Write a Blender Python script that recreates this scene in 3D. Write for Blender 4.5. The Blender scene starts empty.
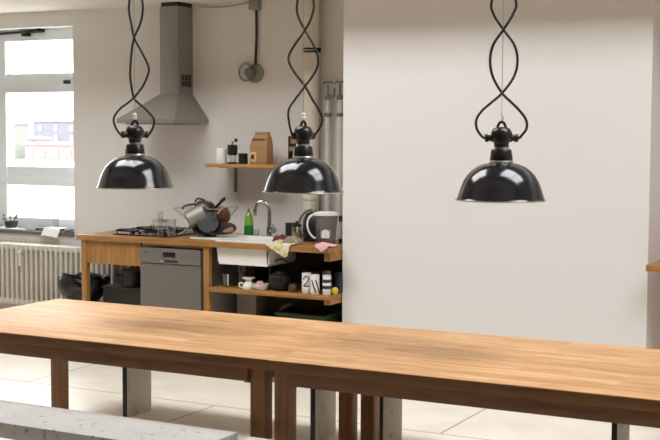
import bpy, bmesh, math, random
from mathutils import Vector, Matrix
random.seed(7)
C = bpy.context.scene.collection
PI = math.pi

# ------------------------------------------------------------------ materials
def lin(v):
    v = v / 255.0
    return v / 12.92 if v <= 0.04045 else ((v + 0.055) / 1.055) ** 2.4
def rgb(r, g, b):
    return (lin(r), lin(g), lin(b), 1.0)

def new_mat(name):
    m = bpy.data.materials.new(name)
    m.use_nodes = True
    nt = m.node_tree
    return m, nt, nt.nodes['Principled BSDF']

def mat(name, col, rough=0.5, metal=0.0, spec=0.5, coat=0.0, vary=0.06, scale=9.0, bump=0.0, trans=0.0, stretch=(1, 1, 1)):
    """principled surface with a soft procedural variation of its own colour"""
    m, nt, p = new_mat(name)
    N, L = nt.nodes, nt.links
    p.inputs['Roughness'].default_value = rough
    p.inputs['Metallic'].default_value = metal
    p.inputs['Specular IOR Level'].default_value = spec
    p.inputs['Coat Weight'].default_value = coat
    p.inputs['Coat Roughness'].default_value = 0.08
    p.inputs['Transmission Weight'].default_value = trans
    tc = N.new('ShaderNodeTexCoord'); mp = N.new('ShaderNodeMapping')
    mp.inputs['Scale'].default_value = stretch
    L.new(tc.outputs['Object'], mp.inputs['Vector'])
    nz = N.new('ShaderNodeTexNoise'); nz.inputs['Scale'].default_value = scale; nz.inputs['Detail'].default_value = 4
    L.new(mp.outputs['Vector'], nz.inputs['Vector'])
    mx = N.new('ShaderNodeMix'); mx.data_type = 'RGBA'
    c = Vector(col[:3])
    mx.inputs[6].default_value = tuple(c * (1 - vary)) + (1,)
    mx.inputs[7].default_value = tuple(min(1, x) for x in c * (1 + vary)) + (1,)
    L.new(nz.outputs['Fac'], mx.inputs[0])
    L.new(mx.outputs[2], p.inputs['Base Color'])
    if bump:
        b = N.new('ShaderNodeBump'); b.inputs['Strength'].default_value = bump; b.inputs['Distance'].default_value = 0.01
        L.new(nz.outputs['Fac'], b.inputs['Height']); L.new(b.outputs['Normal'], p.inputs['Normal'])
    return m

def wood(name, dark, light, axis='x', stave=None, rough=0.4, knots=0.0, spec=0.5):
    m, nt, p = new_mat(name)
    N, L = nt.nodes, nt.links
    p.inputs['Roughness'].default_value = rough
    p.inputs['Specular IOR Level'].default_value = spec
    tc = N.new('ShaderNodeTexCoord'); mp = N.new('ShaderNodeMapping')
    st = {'x': (2.2, 16, 16), 'y': (22, 1.6, 22), 'z': (22, 22, 1.6)}[axis]
    mp.inputs['Scale'].default_value = st
    L.new(tc.outputs['Object'], mp.inputs['Vector'])
    nz = N.new('ShaderNodeTexNoise'); nz.inputs['Scale'].default_value = 1.6; nz.inputs['Detail'].default_value = 6
    nz.inputs['Distortion'].default_value = 0.6
    L.new(mp.outputs['Vector'], nz.inputs['Vector'])
    rp = N.new('ShaderNodeValToRGB')
    rp.color_ramp.elements[0].position = 0.25; rp.color_ramp.elements[0].color = dark
    rp.color_ramp.elements[1].position = 0.72; rp.color_ramp.elements[1].color = light
    L.new(nz.outputs['Fac'], rp.inputs['Fac'])
    out = rp.outputs['Color']
    if stave:
        sx = N.new('ShaderNodeSeparateXYZ'); L.new(tc.outputs['Object'], sx.inputs[0])
        ad = N.new('ShaderNodeMath'); ad.operation = 'ADD'
        L.new(sx.outputs['Y'], ad.inputs[0]); L.new(sx.outputs['Z'], ad.inputs[1])
        cb = N.new('ShaderNodeCombineXYZ'); L.new(sx.outputs['X'], cb.inputs[0]); L.new(ad.outputs[0], cb.inputs[1])
        br = N.new('ShaderNodeTexBrick')
        br.inputs['Scale'].default_value = 1.0
        br.inputs['Brick Width'].default_value = stave[0]; br.inputs['Row Height'].default_value = stave[1]
        br.inputs['Mortar Size'].default_value = 0.0008; br.offset = 0.37
        br.inputs['Color1'].default_value = (0.86, 0.82, 0.77, 1); br.inputs['Color2'].default_value = (1.1, 1.1, 1.1, 1)
        br.inputs['Mortar'].default_value = (0.78, 0.72, 0.64, 1)
        L.new(cb.outputs[0], br.inputs['Vector'])
        mu = N.new('ShaderNodeMix'); mu.data_type = 'RGBA'; mu.blend_type = 'MULTIPLY'; mu.inputs[0].default_value = 0.85
        L.new(out, mu.inputs[6]); L.new(br.outputs['Color'], mu.inputs[7]); out = mu.outputs[2]
    if knots:
        vo = N.new('ShaderNodeTexNoise'); vo.inputs['Scale'].default_value = 1.0; vo.inputs['Detail'].default_value = 2
        mp2 = N.new('ShaderNodeMapping'); mp2.inputs['Scale'].default_value = (2.2, 7, 7)
        L.new(tc.outputs['Object'], mp2.inputs['Vector']); L.new(mp2.outputs['Vector'], vo.inputs['Vector'])
        r2 = N.new('ShaderNodeValToRGB')
        r2.color_ramp.elements[0].position = 0.62; r2.color_ramp.elements[0].color = (0, 0, 0, 1)
        r2.color_ramp.elements[1].position = 0.78; r2.color_ramp.elements[1].color = (knots, knots, knots, 1)
        L.new(vo.outputs['Fac'], r2.inputs['Fac'])
        m3 = N.new('ShaderNodeMix'); m3.data_type = 'RGBA'; m3.blend_type = 'MIX'
        m3.inputs[7].default_value = tuple(x * 0.45 for x in dark[:3]) + (1,)
        L.new(r2.outputs['Color'], m3.inputs[0]); L.new(out, m3.inputs[6]); out = m3.outputs[2]
    L.new(out, p.inputs['Base Color'])
    b = N.new('ShaderNodeBump'); b.inputs['Strength'].default_value = 0.08; b.inputs['Distance'].default_value = 0.002
    L.new(nz.outputs['Fac'], b.inputs['Height']); L.new(b.outputs['Normal'], p.inputs['Normal'])
    return m

def spots(name, base, spot, scale, lo, hi, rough=0.7, bump=0.3):
    """base colour with scattered spots (pitted concrete, printed cloth)"""
    m, nt, p = new_mat(name)
    N, L = nt.nodes, nt.links
    p.inputs['Roughness'].default_value = rough
    tc = N.new('ShaderNodeTexCoord')
    nz = N.new('ShaderNodeTexNoise'); nz.inputs['Scale'].default_value = scale; nz.inputs['Detail'].default_value = 3
    L.new(tc.outputs['Object'], nz.inputs['Vector'])
    rp = N.new('ShaderNodeValToRGB')
    rp.color_ramp.elements[0].position = lo; rp.color_ramp.elements[0].color = (0, 0, 0, 1)
    rp.color_ramp.elements[1].position = hi; rp.color_ramp.elements[1].color = (1, 1, 1, 1)
    L.new(nz.outputs['Fac'], rp.inputs['Fac'])
    n2 = N.new('ShaderNodeTexNoise'); n2.inputs['Scale'].default_value = 3.5; n2.inputs['Detail'].default_value = 5
    L.new(tc.outputs['Object'], n2.inputs['Vector'])
    mb = N.new('ShaderNodeMix'); mb.data_type = 'RGBA'
    mb.inputs[6].default_value = tuple(x * 0.86 for x in base[:3]) + (1,); mb.inputs[7].default_value = tuple(min(1, x * 1.1) for x in base[:3]) + (1,)
    L.new(n2.outputs['Fac'], mb.inputs[0])
    mx = N.new('ShaderNodeMix'); mx.data_type = 'RGBA'
    L.new(rp.outputs['Color'], mx.inputs[0]); L.new(mb.outputs[2], mx.inputs[6]); mx.inputs[7].default_value = spot
    L.new(mx.outputs[2], p.inputs['Base Color'])
    if bump:
        b = N.new('ShaderNodeBump'); b.inputs['Strength'].default_value = bump; b.inputs['Distance'].default_value = 0.01; b.invert = True
        L.new(rp.outputs['Color'], b.inputs['Height']); L.new(b.outputs['Normal'], p.inputs['Normal'])
    return m

def thin_glass(name, tint=(1, 1, 1, 1), refl=0.06, rough=0.0):
    m = bpy.data.materials.new(name); m.use_nodes = True
    nt = m.node_tree; N, L = nt.nodes, nt.links
    N.remove(N['Principled BSDF'])
    t = N.new('ShaderNodeBsdfTransparent'); t.inputs['Color'].default_value = tint
    g = N.new('ShaderNodeBsdfGlossy'); g.inputs['Roughness'].default_value = rough
    lw = N.new('ShaderNodeLayerWeight'); lw.inputs['Blend'].default_value = 0.35
    ma = N.new('ShaderNodeMath'); ma.operation = 'MULTIPLY_ADD'
    ma.inputs[1].default_value = 0.5; ma.inputs[2].default_value = refl
    L.new(lw.outputs['Facing'], ma.inputs[0])
    mx = N.new('ShaderNodeMixShader'); L.new(ma.outputs[0], mx.inputs[0])
    L.new(t.outputs[0], mx.inputs[1]); L.new(g.outputs[0], mx.inputs[2])
    L.new(mx.outputs[0], N['Material Output'].inputs['Surface'])
    return m

def pane_glass(name):
    m = bpy.data.materials.new(name); m.use_nodes = True
    nt = m.node_tree; N, L = nt.nodes, nt.links
    N.remove(N['Principled BSDF'])
    t = N.new('ShaderNodeBsdfTransparent'); t.inputs['Color'].default_value = (0.97, 0.985, 0.98, 1)
    g = N.new('ShaderNodeBsdfGlossy'); g.inputs['Roughness'].default_value = 0.0
    mx = N.new('ShaderNodeMixShader'); mx.inputs[0].default_value = 0.05
    L.new(t.outputs[0], mx.inputs[1]); L.new(g.outputs[0], mx.inputs[2])
    L.new(mx.outputs[0], N['Material Output'].inputs['Surface'])
    return m

def frost(name, col, fac):
    m, nt, p = new_mat(name)
    N, L = nt.nodes, nt.links
    p.inputs['Base Color'].default_value = col; p.inputs['Roughness'].default_value = 0.25
    t = N.new('ShaderNodeBsdfTransparent'); mx = N.new('ShaderNodeMixShader'); mx.inputs[0].default_value = fac
    L.new(t.outputs[0], mx.inputs[1]); L.new(p.outputs[0], mx.inputs[2]); L.new(mx.outputs[0], N['Material Output'].inputs['Surface'])
    return m

def floor_mat():
    m, nt, p = new_mat('cast_floor')
    N, L = nt.nodes, nt.links
    p.inputs['Roughness'].default_value = 0.32
    p.inputs['Specular IOR Level'].default_value = 0.45
    tc = N.new('ShaderNodeTexCoord')
    mp = N.new('ShaderNodeMapping'); mp.inputs['Location'].default_value = (2.83, -6.82 + 1.6 * 5, 0)
    L.new(tc.outputs['Object'], mp.inputs['Vector'])
    br = N.new('ShaderNodeTexBrick'); br.inputs['Scale'].default_value = 1.0
    br.inputs['Brick Width'].default_value = 3.2; br.inputs['Row Height'].default_value = 1.6
    br.inputs['Mortar Size'].default_value = 0.007; br.inputs['Mortar Smooth'].default_value = 0.2
    br.inputs['Color1'].default_value = rgb(242, 234, 222); br.inputs['Color2'].default_value = rgb(238, 229, 216)
    br.inputs['Mortar'].default_value = rgb(158, 138, 116)
    L.new(mp.outputs['Vector'], br.inputs['Vector'])
    nz = N.new('ShaderNodeTexNoise'); nz.inputs['Scale'].default_value = 2.6; nz.inputs['Detail'].default_value = 6
    L.new(tc.outputs['Object'], nz.inputs['Vector'])
    rp = N.new('ShaderNodeValToRGB')
    rp.color_ramp.elements[0].color = (0.88, 0.87, 0.85, 1); rp.color_ramp.elements[0].position = 0.3
    rp.color_ramp.elements[1].color = (1.04, 1.04, 1.03, 1); rp.color_ramp.elements[1].position = 0.7
    L.new(nz.outputs['Fac'], rp.inputs['Fac'])
    mu = N.new('ShaderNodeMix'); mu.data_type = 'RGBA'; mu.blend_type = 'MULTIPLY'; mu.inputs[0].default_value = 1
    L.new(br.outputs['Color'], mu.inputs[6]); L.new(rp.outputs['Color'], mu.inputs[7])
    L.new(mu.outputs[2], p.inputs['Base Color'])
    return m

M = {}
M['wall'] = mat('painted_wall', rgb(222, 219, 214), 0.75, vary=0.015, scale=2.2, bump=0.04, spec=0.25)
M['partition'] = mat('smooth_white_plaster', rgb(230, 228, 226), 0.7, vary=0.012, scale=1.6, spec=0.25)
M['ceiling'] = mat('ceiling_paint', rgb(224, 217, 207), 0.8, vary=0.015, scale=2.0, spec=0.2)
M['floor'] = floor_mat()
M['upper'] = mat('dark_ceiling', rgb(132, 116, 98), 0.8, vary=0.05, scale=3.0)  # unseen ceilings, toned dark to cut bounce light
M['trim'] = mat('trim_paint', rgb(225, 222, 216), 0.5, vary=0.01)
M['frame'] = mat('window_frame_paint', rgb(228, 233, 237), 0.4, vary=0.015)
M['pane'] = pane_glass('window_glass')
M['sillstone'] = mat('grey_sill_stone', rgb(98, 100, 100), 0.45, vary=0.12, scale=40)
M['oak'] = wood('oak_staves', rgb(186, 134, 88), rgb(220, 180, 134), 'x', (0.75, 0.095), 0.55, 0.4, 0.3)
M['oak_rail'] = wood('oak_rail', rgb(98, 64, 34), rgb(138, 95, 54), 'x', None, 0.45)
M['oak_leg'] = wood('oak_leg', rgb(126, 90, 54), rgb(172, 130, 84), 'z', None, 0.45)
M['beech'] = wood('counter_wood', rgb(134, 90, 44), rgb(176, 128, 70), 'x', (0.9, 0.05), 0.42)
M['beech_v'] = wood('counter_wood_upright', rgb(140, 96, 48), rgb(182, 134, 74), 'z', None, 0.45)
M['shelfwood'] = wood('shelf_wood', rgb(150, 102, 48), rgb(190, 140, 78), 'x', None, 0.45)
M['concrete'] = spots('pale_pitted_concrete', rgb(200, 197, 192), rgb(146, 137, 127), 30, 0.61, 0.74, 0.75, 0.35)
M['concrete_leg'] = spots('grey_cast_concrete', rgb(198, 193, 186), rgb(128, 122, 116), 17, 0.62, 0.78, 0.8, 0.2)
M['enamel'] = mat('black_enamel', rgb(25, 28, 33), 0.17, vary=0.1, spec=0.65, coat=0.2)
M['lining'] = mat('white_enamel', rgb(226, 224, 218), 0.3, vary=0.02)
M['bakelite'] = mat('black_bakelite', rgb(20, 20, 21), 0.3, vary=0.15, spec=0.5)
M['rubber'] = mat('black_cable', rgb(30, 29, 29), 0.45, vary=0.2)
M['alu'] = mat('bare_aluminium', rgb(188, 186, 182), 0.35, 0.85, vary=0.05)
M['steelwire'] = mat('steel_wire', rgb(182, 178, 172), 0.35, 0.7, vary=0.05)
M['porcelain'] = mat('white_porcelain', rgb(236, 235, 230), 0.18, vary=0.015)
M['bulb'] = mat('bulb_glass', rgb(238, 236, 228), 0.1, vary=0.01)
M['steel'] = mat('brushed_steel', rgb(150, 145, 139), 0.42, 0.6, vary=0.06, scale=14, stretch=(1, 1, 12))
M['steel_d'] = mat('dull_steel', rgb(122, 116, 109), 0.5, 0.35, vary=0.05, scale=12, stretch=(14, 14, 1))
M['chrome'] = mat('chrome', rgb(200, 198, 195), 0.16, 1.0, vary=0.03)
M['potsteel'] = mat('pot_steel', rgb(150, 146, 136), 0.5, 0.5, vary=0.05)
M['rackmetal'] = mat('pale_rack_metal', rgb(176, 172, 164), 0.45, 0.3, vary=0.05)
M['colander'] = mat('dark_tin', rgb(74, 68, 64), 0.35, 0.6, vary=0.2)
M['shadeboard'] = mat('dark_shade_board', rgb(66, 55, 45), 0.7, vary=0.15, scale=4)  # under-counter shade put into the colour
M['edge'] = mat('leg_edge_shade', rgb(58, 55, 52), 0.6, 0.2, vary=0.1)  # shade of the bench leg fronts, put into the colour
M['black'] = mat('black_plastic', rgb(26, 26, 27), 0.4, vary=0.15)
M['blackiron'] = mat('black_iron', rgb(21, 20, 20), 0.45, vary=0.2, scale=30)
M['hobtop'] = mat('black_hob_glass', rgb(18, 18, 20), 0.15, vary=0.1)
M['liner'] = mat('black_bin_liner', rgb(16, 17, 20), 0.28, vary=0.3, scale=20, bump=0.6)
M['glass'] = thin_glass('clear_glass', (0.95, 0.965, 0.96, 1), 0.045)
M['smoke'] = thin_glass('smoked_jug_plastic', (0.60, 0.58, 0.58, 1), 0.10, 0.1)
M['jug'] = frost('smoky_jug_plastic', rgb(112, 104, 102), 0.55)
M['greenliquid'] = mat('green_detergent', rgb(120, 172, 58), 0.2, vary=0.08)
M['greenlabel'] = mat('green_label', rgb(20, 120, 52), 0.35, vary=0.3, scale=50)
M['kraft'] = mat('kraft_paper', rgb(156, 120, 84), 0.75, vary=0.08, scale=14, bump=0.4)
M['kraftdark'] = mat('dark_print', rgb(44, 36, 32), 0.7, vary=0.2, scale=50)
M['kraftlabel'] = mat('pale_label', rgb(205, 172, 128), 0.7, vary=0.05)
M['redcloth'] = mat('dark_red_cloth', rgb(112, 46, 40), 0.85, vary=0.25, scale=30, bump=0.5)
M['pinkcloth'] = mat('pink_cloth', rgb(226, 172, 178), 0.85, vary=0.08, scale=30, bump=0.4)
M['greycloth'] = mat('grey_green_cloth', rgb(150, 144, 118), 0.85, vary=0.2, scale=25, bump=0.5)
M['orange'] = mat('orange_enamel', rgb(112, 62, 44), 0.35, vary=0.12)
M['tan'] = mat('tan_wood', rgb(170, 134, 96), 0.6, vary=0.15)
M['pipe'] = mat('cream_painted_pipe', rgb(214, 206, 190), 0.5, vary=0.03, scale=4)
M['pipe2'] = mat('white_painted_pipe', rgb(208, 203, 194), 0.45, vary=0.03)
M['valve'] = mat('aged_valve_metal', rgb(128, 122, 110), 0.4, 0.3, vary=0.15)
M['greybox'] = mat('grey_box_plastic', rgb(142, 142, 136), 0.5, vary=0.04)
M['radiator'] = mat('radiator_enamel', rgb(206, 199, 186), 0.4, vary=0.02)
M['terracotta'] = mat('dark_clay', rgb(36, 34, 33), 0.7, vary=0.15)
M['leaf'] = mat('plant_leaf', rgb(70, 92, 52), 0.5, vary=0.25, scale=40)
M['soil'] = mat('potting_soil', rgb(52, 42, 34), 0.95, vary=0.3, scale=60, bump=0.8)
M['paper'] = mat('white_paper', rgb(225, 224, 218), 0.8, vary=0.03)
M['darkbook'] = mat('dark_cover', rgb(62, 62, 62), 0.6, vary=0.1)
M['greencrate'] = mat('dark_green_plastic', rgb(34, 54, 28), 0.5, vary=0.15)
M['darkgreen'] = mat('dark_green_grey_plastic', rgb(34, 38, 34), 0.5, vary=0.15)
M['greybin'] = mat('grey_box_board', rgb(150, 140, 128), 0.7, vary=0.06)
M['yellow'] = mat('yellow_rind', rgb(206, 186, 52), 0.5, vary=0.1)
M['pinkglaze'] = mat('pink_glaze', rgb(206, 150, 152), 0.35, vary=0.12, scale=25)
M['brownjar'] = mat('brown_stoneware', rgb(92, 66, 48), 0.35, vary=0.2)
M['navy'] = mat('navy_glaze', rgb(36, 42, 60), 0.3, vary=0.15)
M['greymug'] = mat('grey_glaze', rgb(112, 112, 112), 0.3, vary=0.1)
M['display'] = mat('black_display', rgb(14, 15, 17), 0.15, vary=0.1)
M['towel'] = spots('printed_towel', rgb(214, 210, 190), rgb(206, 176, 76), 24, 0.50, 0.55, 0.85, 0.0)
M['towelgreen'] = mat('green_print', rgb(126, 140, 92), 0.85, vary=0.2, scale=40)

# ------------------------------------------------------------------ mesh tools
class G:
    def __init__(self):
        self.bm = bmesh.new()
    def _merge(self, b):
        me = bpy.data.meshes.new('t'); b.to_mesh(me); b.free()
        self.bm.from_mesh(me); bpy.data.meshes.remove(me)
    def box(self, x0, x1, y0, y1, z0, z1, bev=0.0, rot=None):
        b = bmesh.new()
        bmesh.ops.create_cube(b, size=1.0)
        for v in b.verts:
            v.co = Vector(((x0 + x1) / 2 + v.co.x * (x1 - x0), (y0 + y1) / 2 + v.co.y * (y1 - y0), (z0 + z1) / 2 + v.co.z * (z1 - z0)))
        if bev:
            bmesh.ops.bevel(b, geom=b.edges[:], offset=bev, segments=2, affect='EDGES', profile=0.6)
        if rot:
            bmesh.ops.rotate(b, verts=b.verts[:], cent=Vector(((x0 + x1) / 2, (y0 + y1) / 2, (z0 + z1) / 2)), matrix=rot)
        self._merge(b); return self
    def poly(self, verts, faces):
        b = bmesh.new()
        vs = [b.verts.new(v) for v in verts]
        for f in faces: b.faces.new([vs[i] for i in f])
        bmesh.ops.recalc_face_normals(b, faces=b.faces[:])
        self._merge(b); return self
    def frustum(self, lo, hi, z0, z1):
        (a, b_, c, d), (e, f, g, h) = lo, hi
        v = [(a, c, z0), (b_, c, z0), (b_, d, z0), (a, d, z0), (e, g, z1), (f, g, z1), (f, h, z1), (e, h, z1)]
        return self.poly(v, [(3, 2, 1, 0), (4, 5, 6, 7), (0, 1, 5, 4), (1, 2, 6, 5), (2, 3, 7, 6), (3, 0, 4, 7)])
    def lathe(self, prof, c=(0, 0, 0), seg=32, axis=(0, 0, 1)):
        b = bmesh.new()
        q = Vector((0, 0, 1)).rotation_difference(Vector(axis).normalized())
        rings = []
        for r, z in prof:
            if r < 1e-6:
                rings.append([b.verts.new(Vector(c) + q @ Vector((0, 0, z)))])
            else:
                rings.append([b.verts.new(Vector(c) + q @ Vector((r * math.cos(2 * PI * k / seg), r * math.sin(2 * PI * k / seg), z))) for k in range(seg)])
        for A, B in zip(rings, rings[1:]):
            for k in range(seg):
                k2 = (k + 1) % seg
                if len(A) == 1 and len(B) == 1: continue
                if len(A) == 1: b.faces.new([A[0], B[k], B[k2]])
                elif len(B) == 1: b.faces.new([A[k], A[k2], B[0]])
                else: b.faces.new([A[k], A[k2], B[k2], B[k]])
        bmesh.ops.recalc_face_normals(b, faces=b.faces[:])
        self._merge(b); return self
    def cyl(self, c, r, h, seg=24, axis=(0, 0, 1), r2=None):
        r2 = r if r2 is None else r2
        return self.lathe([(0, 0), (r, 0), (r2, h), (0, h)], c, seg, axis)
    def tube(self, pts, r, seg=8, smooth=0, closed=False):
        P = [Vector(p) for p in pts]
        if smooth:
            Q = []; n = len(P)
            rng = range(n if closed else n - 1)
            for i in rng:
                if closed: p0, p1, p2, p3 = P[i - 1], P[i], P[(i + 1) % n], P[(i + 2) % n]
                else: p0, p1, p2, p3 = P[max(i - 1, 0)], P[i], P[i + 1], P[min(i + 2, n - 1)]
                for s in range(smooth):
                    t = s / smooth
                    Q.append(0.5 * ((2 * p1) + (p2 - p0) * t + (2 * p0 - 5 * p1 + 4 * p2 - p3) * t * t + (3 * p1 - p0 - 3 * p2 + p3) * t ** 3))
            if not closed: Q.append(P[-1])
            P = Q
        b = bmesh.new(); rings = []; up = None; n = len(P)
        for i, p in enumerate(P):
            if closed: d = P[(i + 1) % n] - P[i - 1]
            else: d = P[min(i + 1, n - 1)] - P[max(i - 1, 0)]
            d.normalize()
            if up is None:
                up = d.orthogonal().normalized()
            else:
                up = (up - d * up.dot(d)).normalized()
            w = d.cross(up)
            rings.append([b.verts.new(p + (up * math.cos(2 * PI * k / seg) + w * math.sin(2 * PI * k / seg)) * r) for k in range(seg)])
        pairs = list(zip(rings, rings[1:])) + ([(rings[-1], rings[0])] if closed else [])
        for A, B in pairs:
            for k in range(seg):
                b.faces.new([A[k], A[(k + 1) % seg], B[(k + 1) % seg], B[k]])
        if not closed:
            b.faces.new(rings[0][::-1]); b.faces.new(rings[-1])
        bmesh.ops.recalc_face_normals(b, faces=b.faces[:])
        self._merge(b); return self
    def sheet(self, rows, th=0.003):
        """rows: grid of points -> a thin solid sheet (cloth, paper)"""
        b = bmesh.new()
        gv = [[b.verts.new(p) for p in r] for r in rows]
        for i in range(len(gv) - 1):
            for j in range(len(gv[0]) - 1):
                b.faces.new([gv[i][j], gv[i][j + 1], gv[i + 1][j + 1], gv[i + 1][j]])
        bmesh.ops.recalc_face_normals(b, faces=b.faces[:])
        bmesh.ops.solidify(b, geom=b.faces[:], thickness=th)
        self._merge(b); return self
    def build(self, name, m, parent=None, loc=None, smooth=True, angle=0.6):
        me = bpy.data.meshes.new(name)
        off = Vector((0, 0, 0))
        q = parent
        while q is not None:
            off += q.location; q = q.parent
        if loc is not None: off += Vector(loc)
        bmesh.ops.translate(self.bm, verts=self.bm.verts[:], vec=-off)
        self.bm.to_mesh(me); self.bm.free()
        if smooth:
            for p in me.polygons: p.use_smooth = True
            try: me.set_sharp_from_angle(angle=angle)
            except Exception: pass
        me.materials.append(m)
        o = bpy.data.objects.new(name, me); C.objects.link(o)
        if parent: o.parent = parent
        if loc is not None: o.location = loc
        return o

def thing(name, label, cat, loc, group=None):
    o = bpy.data.objects.new(name, None); C.objects.link(o)
    o.empty_display_size = 0.1
    o.location = loc; o['label'] = label; o['category'] = cat
    if group: o['group'] = group
    return o
def tag(o, label, cat, group=None):
    o['label'] = label; o['category'] = cat
    if group: o['group'] = group
    return o
def struct(o):
    o['kind'] = 'structure'; return o

# ------------------------------------------------------------------ the setting
XL, XR, YB, YR, ZK, ZC, YBULK = -9.5, 3.4, 8.88, -4.6, 2.87, 4.5, 7.8
struct(G().box(XL - 0.2, XR + 0.2, YR - 0.2, YB + 0.3, -0.12, 0).build('floor', M['floor'], smooth=False))
# back wall round the window opening
WX0, WX1, WZ0, WZ1 = -9.02, -7.27, 0.84, 2.733
g = G()
g.box(WX1, XR + 0.2, YB, YB + 0.32, 0, ZC); g.box(XL - 0.2, WX0, YB, YB + 0.32, 0, ZC)
g.box(WX0, WX1, YB, YB + 0.32, 0, WZ0); g.box(WX0, WX1, YB, YB + 0.32, WZ1, ZC)
struct(g.build('wall_back', M['wall'], smooth=False))
struct(G().box(XL - 0.2, XL, YR - 0.2, YB, 0, ZC).build('wall_left', M['wall'], smooth=False))
struct(G().box(XR, XR + 0.2, YR - 0.2, YB, 0, ZC).build('wall_right', M['wall'], smooth=False))
struct(G().box(XL, XR, YR - 0.2, YR, 0, ZC).build('wall_rear', mat('dark_rear_wall', rgb(96, 88, 80), 0.85, vary=0.04), smooth=False))
PX0, PX1, PY = -4.25, -1.965, 8.30
struct(G().box(PX0, PX1, PY, YB, 0, ZK).build('wall_partition', M['partition'], smooth=False))
# low kitchen ceiling and the bulkhead up to the tall room
g = G(); g.box(XL, XR, YBULK, YB, ZK, ZK + 0.16)
struct(g.build('ceiling', M['ceiling'], smooth=False))
struct(G().box(XL, XR, YBULK, YBULK + 0.16, ZK + 0.16, ZC).build('wall_bulkhead', M['wall'], smooth=False))
YG, ZG = 3.75, 2.65
struct(G().box(XL, XR, YR, YG, ZG, ZG + 0.16).build('ceiling_blocker', M['upper'], smooth=False))  # added out of view, keeps roof light off the camera-side floor
struct(G().box(XL, XR, YG - 0.16, YG, ZG + 0.16, ZC).build('wall_blocker', M['upper'], smooth=False))  # added riser above it, unseen, blocks the same light
SKY = [(-7.0, -3.6, 4.6, 6.6), (-1.8, 1.5, 4.6, 6.6)]
g = G()
ys = sorted({YR, YBULK, *[s[2] for s in SKY], *[s[3] for s in SKY]}); xs = sorted({XL, XR, *[s[0] for s in SKY], *[s[1] for s in SKY]})
for xa, xb in zip(xs, xs[1:]):
    for ya, yb in zip(ys, ys[1:]):
        cx, cy = (xa + xb) / 2, (ya + yb) / 2
        if not any(s[0] < cx < s[1] and s[2] < cy < s[3] for s in SKY):
            g.box(xa, xb, ya, yb, ZC, ZC + 0.2)
struct(g.build('ceiling_upper', M['upper'], smooth=False))
def portal(name, loc, sx, sy, rot):
    l = bpy.data.lights.new(name, 'AREA'); l.shape = 'RECTANGLE'; l.size = sx; l.size_y = sy
    l.cycles.is_portal = True
    o = bpy.data.objects.new(name, l); C.objects.link(o); o.location = loc; o.rotation_euler = rot
for n, (xa, xb, ya, yb) in enumerate(SKY):
    w = thing('window_%d' % (n + 2), 'glazed roof light', 'window', ((xa + xb) / 2, (ya + yb) / 2, ZC + 0.2)); del w['label']; del w['category']; struct(w)
    g = G(); f = 0.06
    g.box(xa - f, xb + f, ya - f, ya, ZC + 0.2, ZC + 0.36); g.box(xa - f, xb + f, yb, yb + f, ZC + 0.2, ZC + 0.36)
    g.box(xa - f, xa, ya, yb, ZC + 0.2, ZC + 0.36); g.box(xb, xb + f, ya, yb, ZC + 0.2, ZC + 0.36)
    g.box((xa + xb) / 2 - 0.03, (xa + xb) / 2 + 0.03, ya, yb, ZC + 0.26, ZC + 0.33)
    g.build('window_frame', M['frame'], w, smooth=False)
    G().box(xa, xb, ya, yb, ZC + 0.33, ZC + 0.34).build('pane', M['pane'], w, smooth=False)
    portal('skylight_portal', ((xa + xb) / 2, (ya + yb) / 2, ZC + 0.19), xb - xa, yb - ya, (0, 0, 0))

# the window in the back wall
win = bpy.data.objects.new('window_1', None); C.objects.link(win); win.location = (-8.1, 9.0, WZ0); struct(win)
fy0, fy1 = 9.06, 9.13
g = G()
g.box(WX0, WX1, fy0 - 0.01, fy1, WZ1 - 0.105, WZ1, 0.004); g.box(WX0, WX1, fy0, fy1, 0.86, 0.978, 0.004)
g.box(WX0, WX0 + 0.06, fy0, fy1, 0.9, WZ1); g.box(WX1 - 0.06, WX1, fy0, fy1, 0.9, WZ1)
g.box(-8.36, -8.215, fy0 - 0.012, fy1, 0.9, WZ1 - 0.05, 0.004)
g.box(WX0, WX1, fy0, fy1, 2.149, 2.326, 0.004); g.box(WX0, WX1, fy0, fy1, 1.281, 1.457, 0.004)
g.box(WX0, WX1, fy0 - 0.025, fy0, 2.215, 2.30, 0.004); g.box(WX0, WX1, fy0 - 0.025, fy0, 1.30, 1.365, 0.004)
g.build('window_frame', M['frame'], win)
for (xa, xb) in ((-8.95, -8.36), (-8.215, -7.33)):
    for (za, zb) in ((0.978, 1.281), (1.457, 2.149), (2.326, 2.628)):
        G().box(xa, xb, 9.09, 9.096, za, zb).build('pane', M['pane'], win, smooth=False)
h = G().box(-7.485, -7.425, 9.0, 9.045, 2.222, 2.256, 0.006).build('window_latch', M['black'], win)
g = G(); g.tube([(-8.35, 9.02, 2.70), (-7.72, 9.02, 2.712)], 0.011); g.box(-8.02, -7.74, 9.01, 9.05, 2.698, 2.718, 0.004); g.box(-7.97, -7.90, 8.995, 9.05, 2.665, 2.70, 0.008); g.cyl((-7.76, 9.01, 2.70), 0.02, 0.03)
g.build('window_stay', M['blackiron'], win)
portal('window_portal', (-8.145, 9.16, 1.78), 1.75, 1.85, (PI / 2, 0, PI))
struct(G().box(WX0, WX1, 8.86, 9.06, WZ0, 0.872, 0.004).build('trim_1', M['sillstone']))
struct(G().box(PX1 + 0.0, XR, YB - 0.015, YB, 0, 0.07, 0.003).build('baseboard_right', M['trim']))
struct(G().box(-9.5, PX0, YB - 0.015, YB, 0, 0.07, 0.003).build('baseboard_back', M['trim']))

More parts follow.
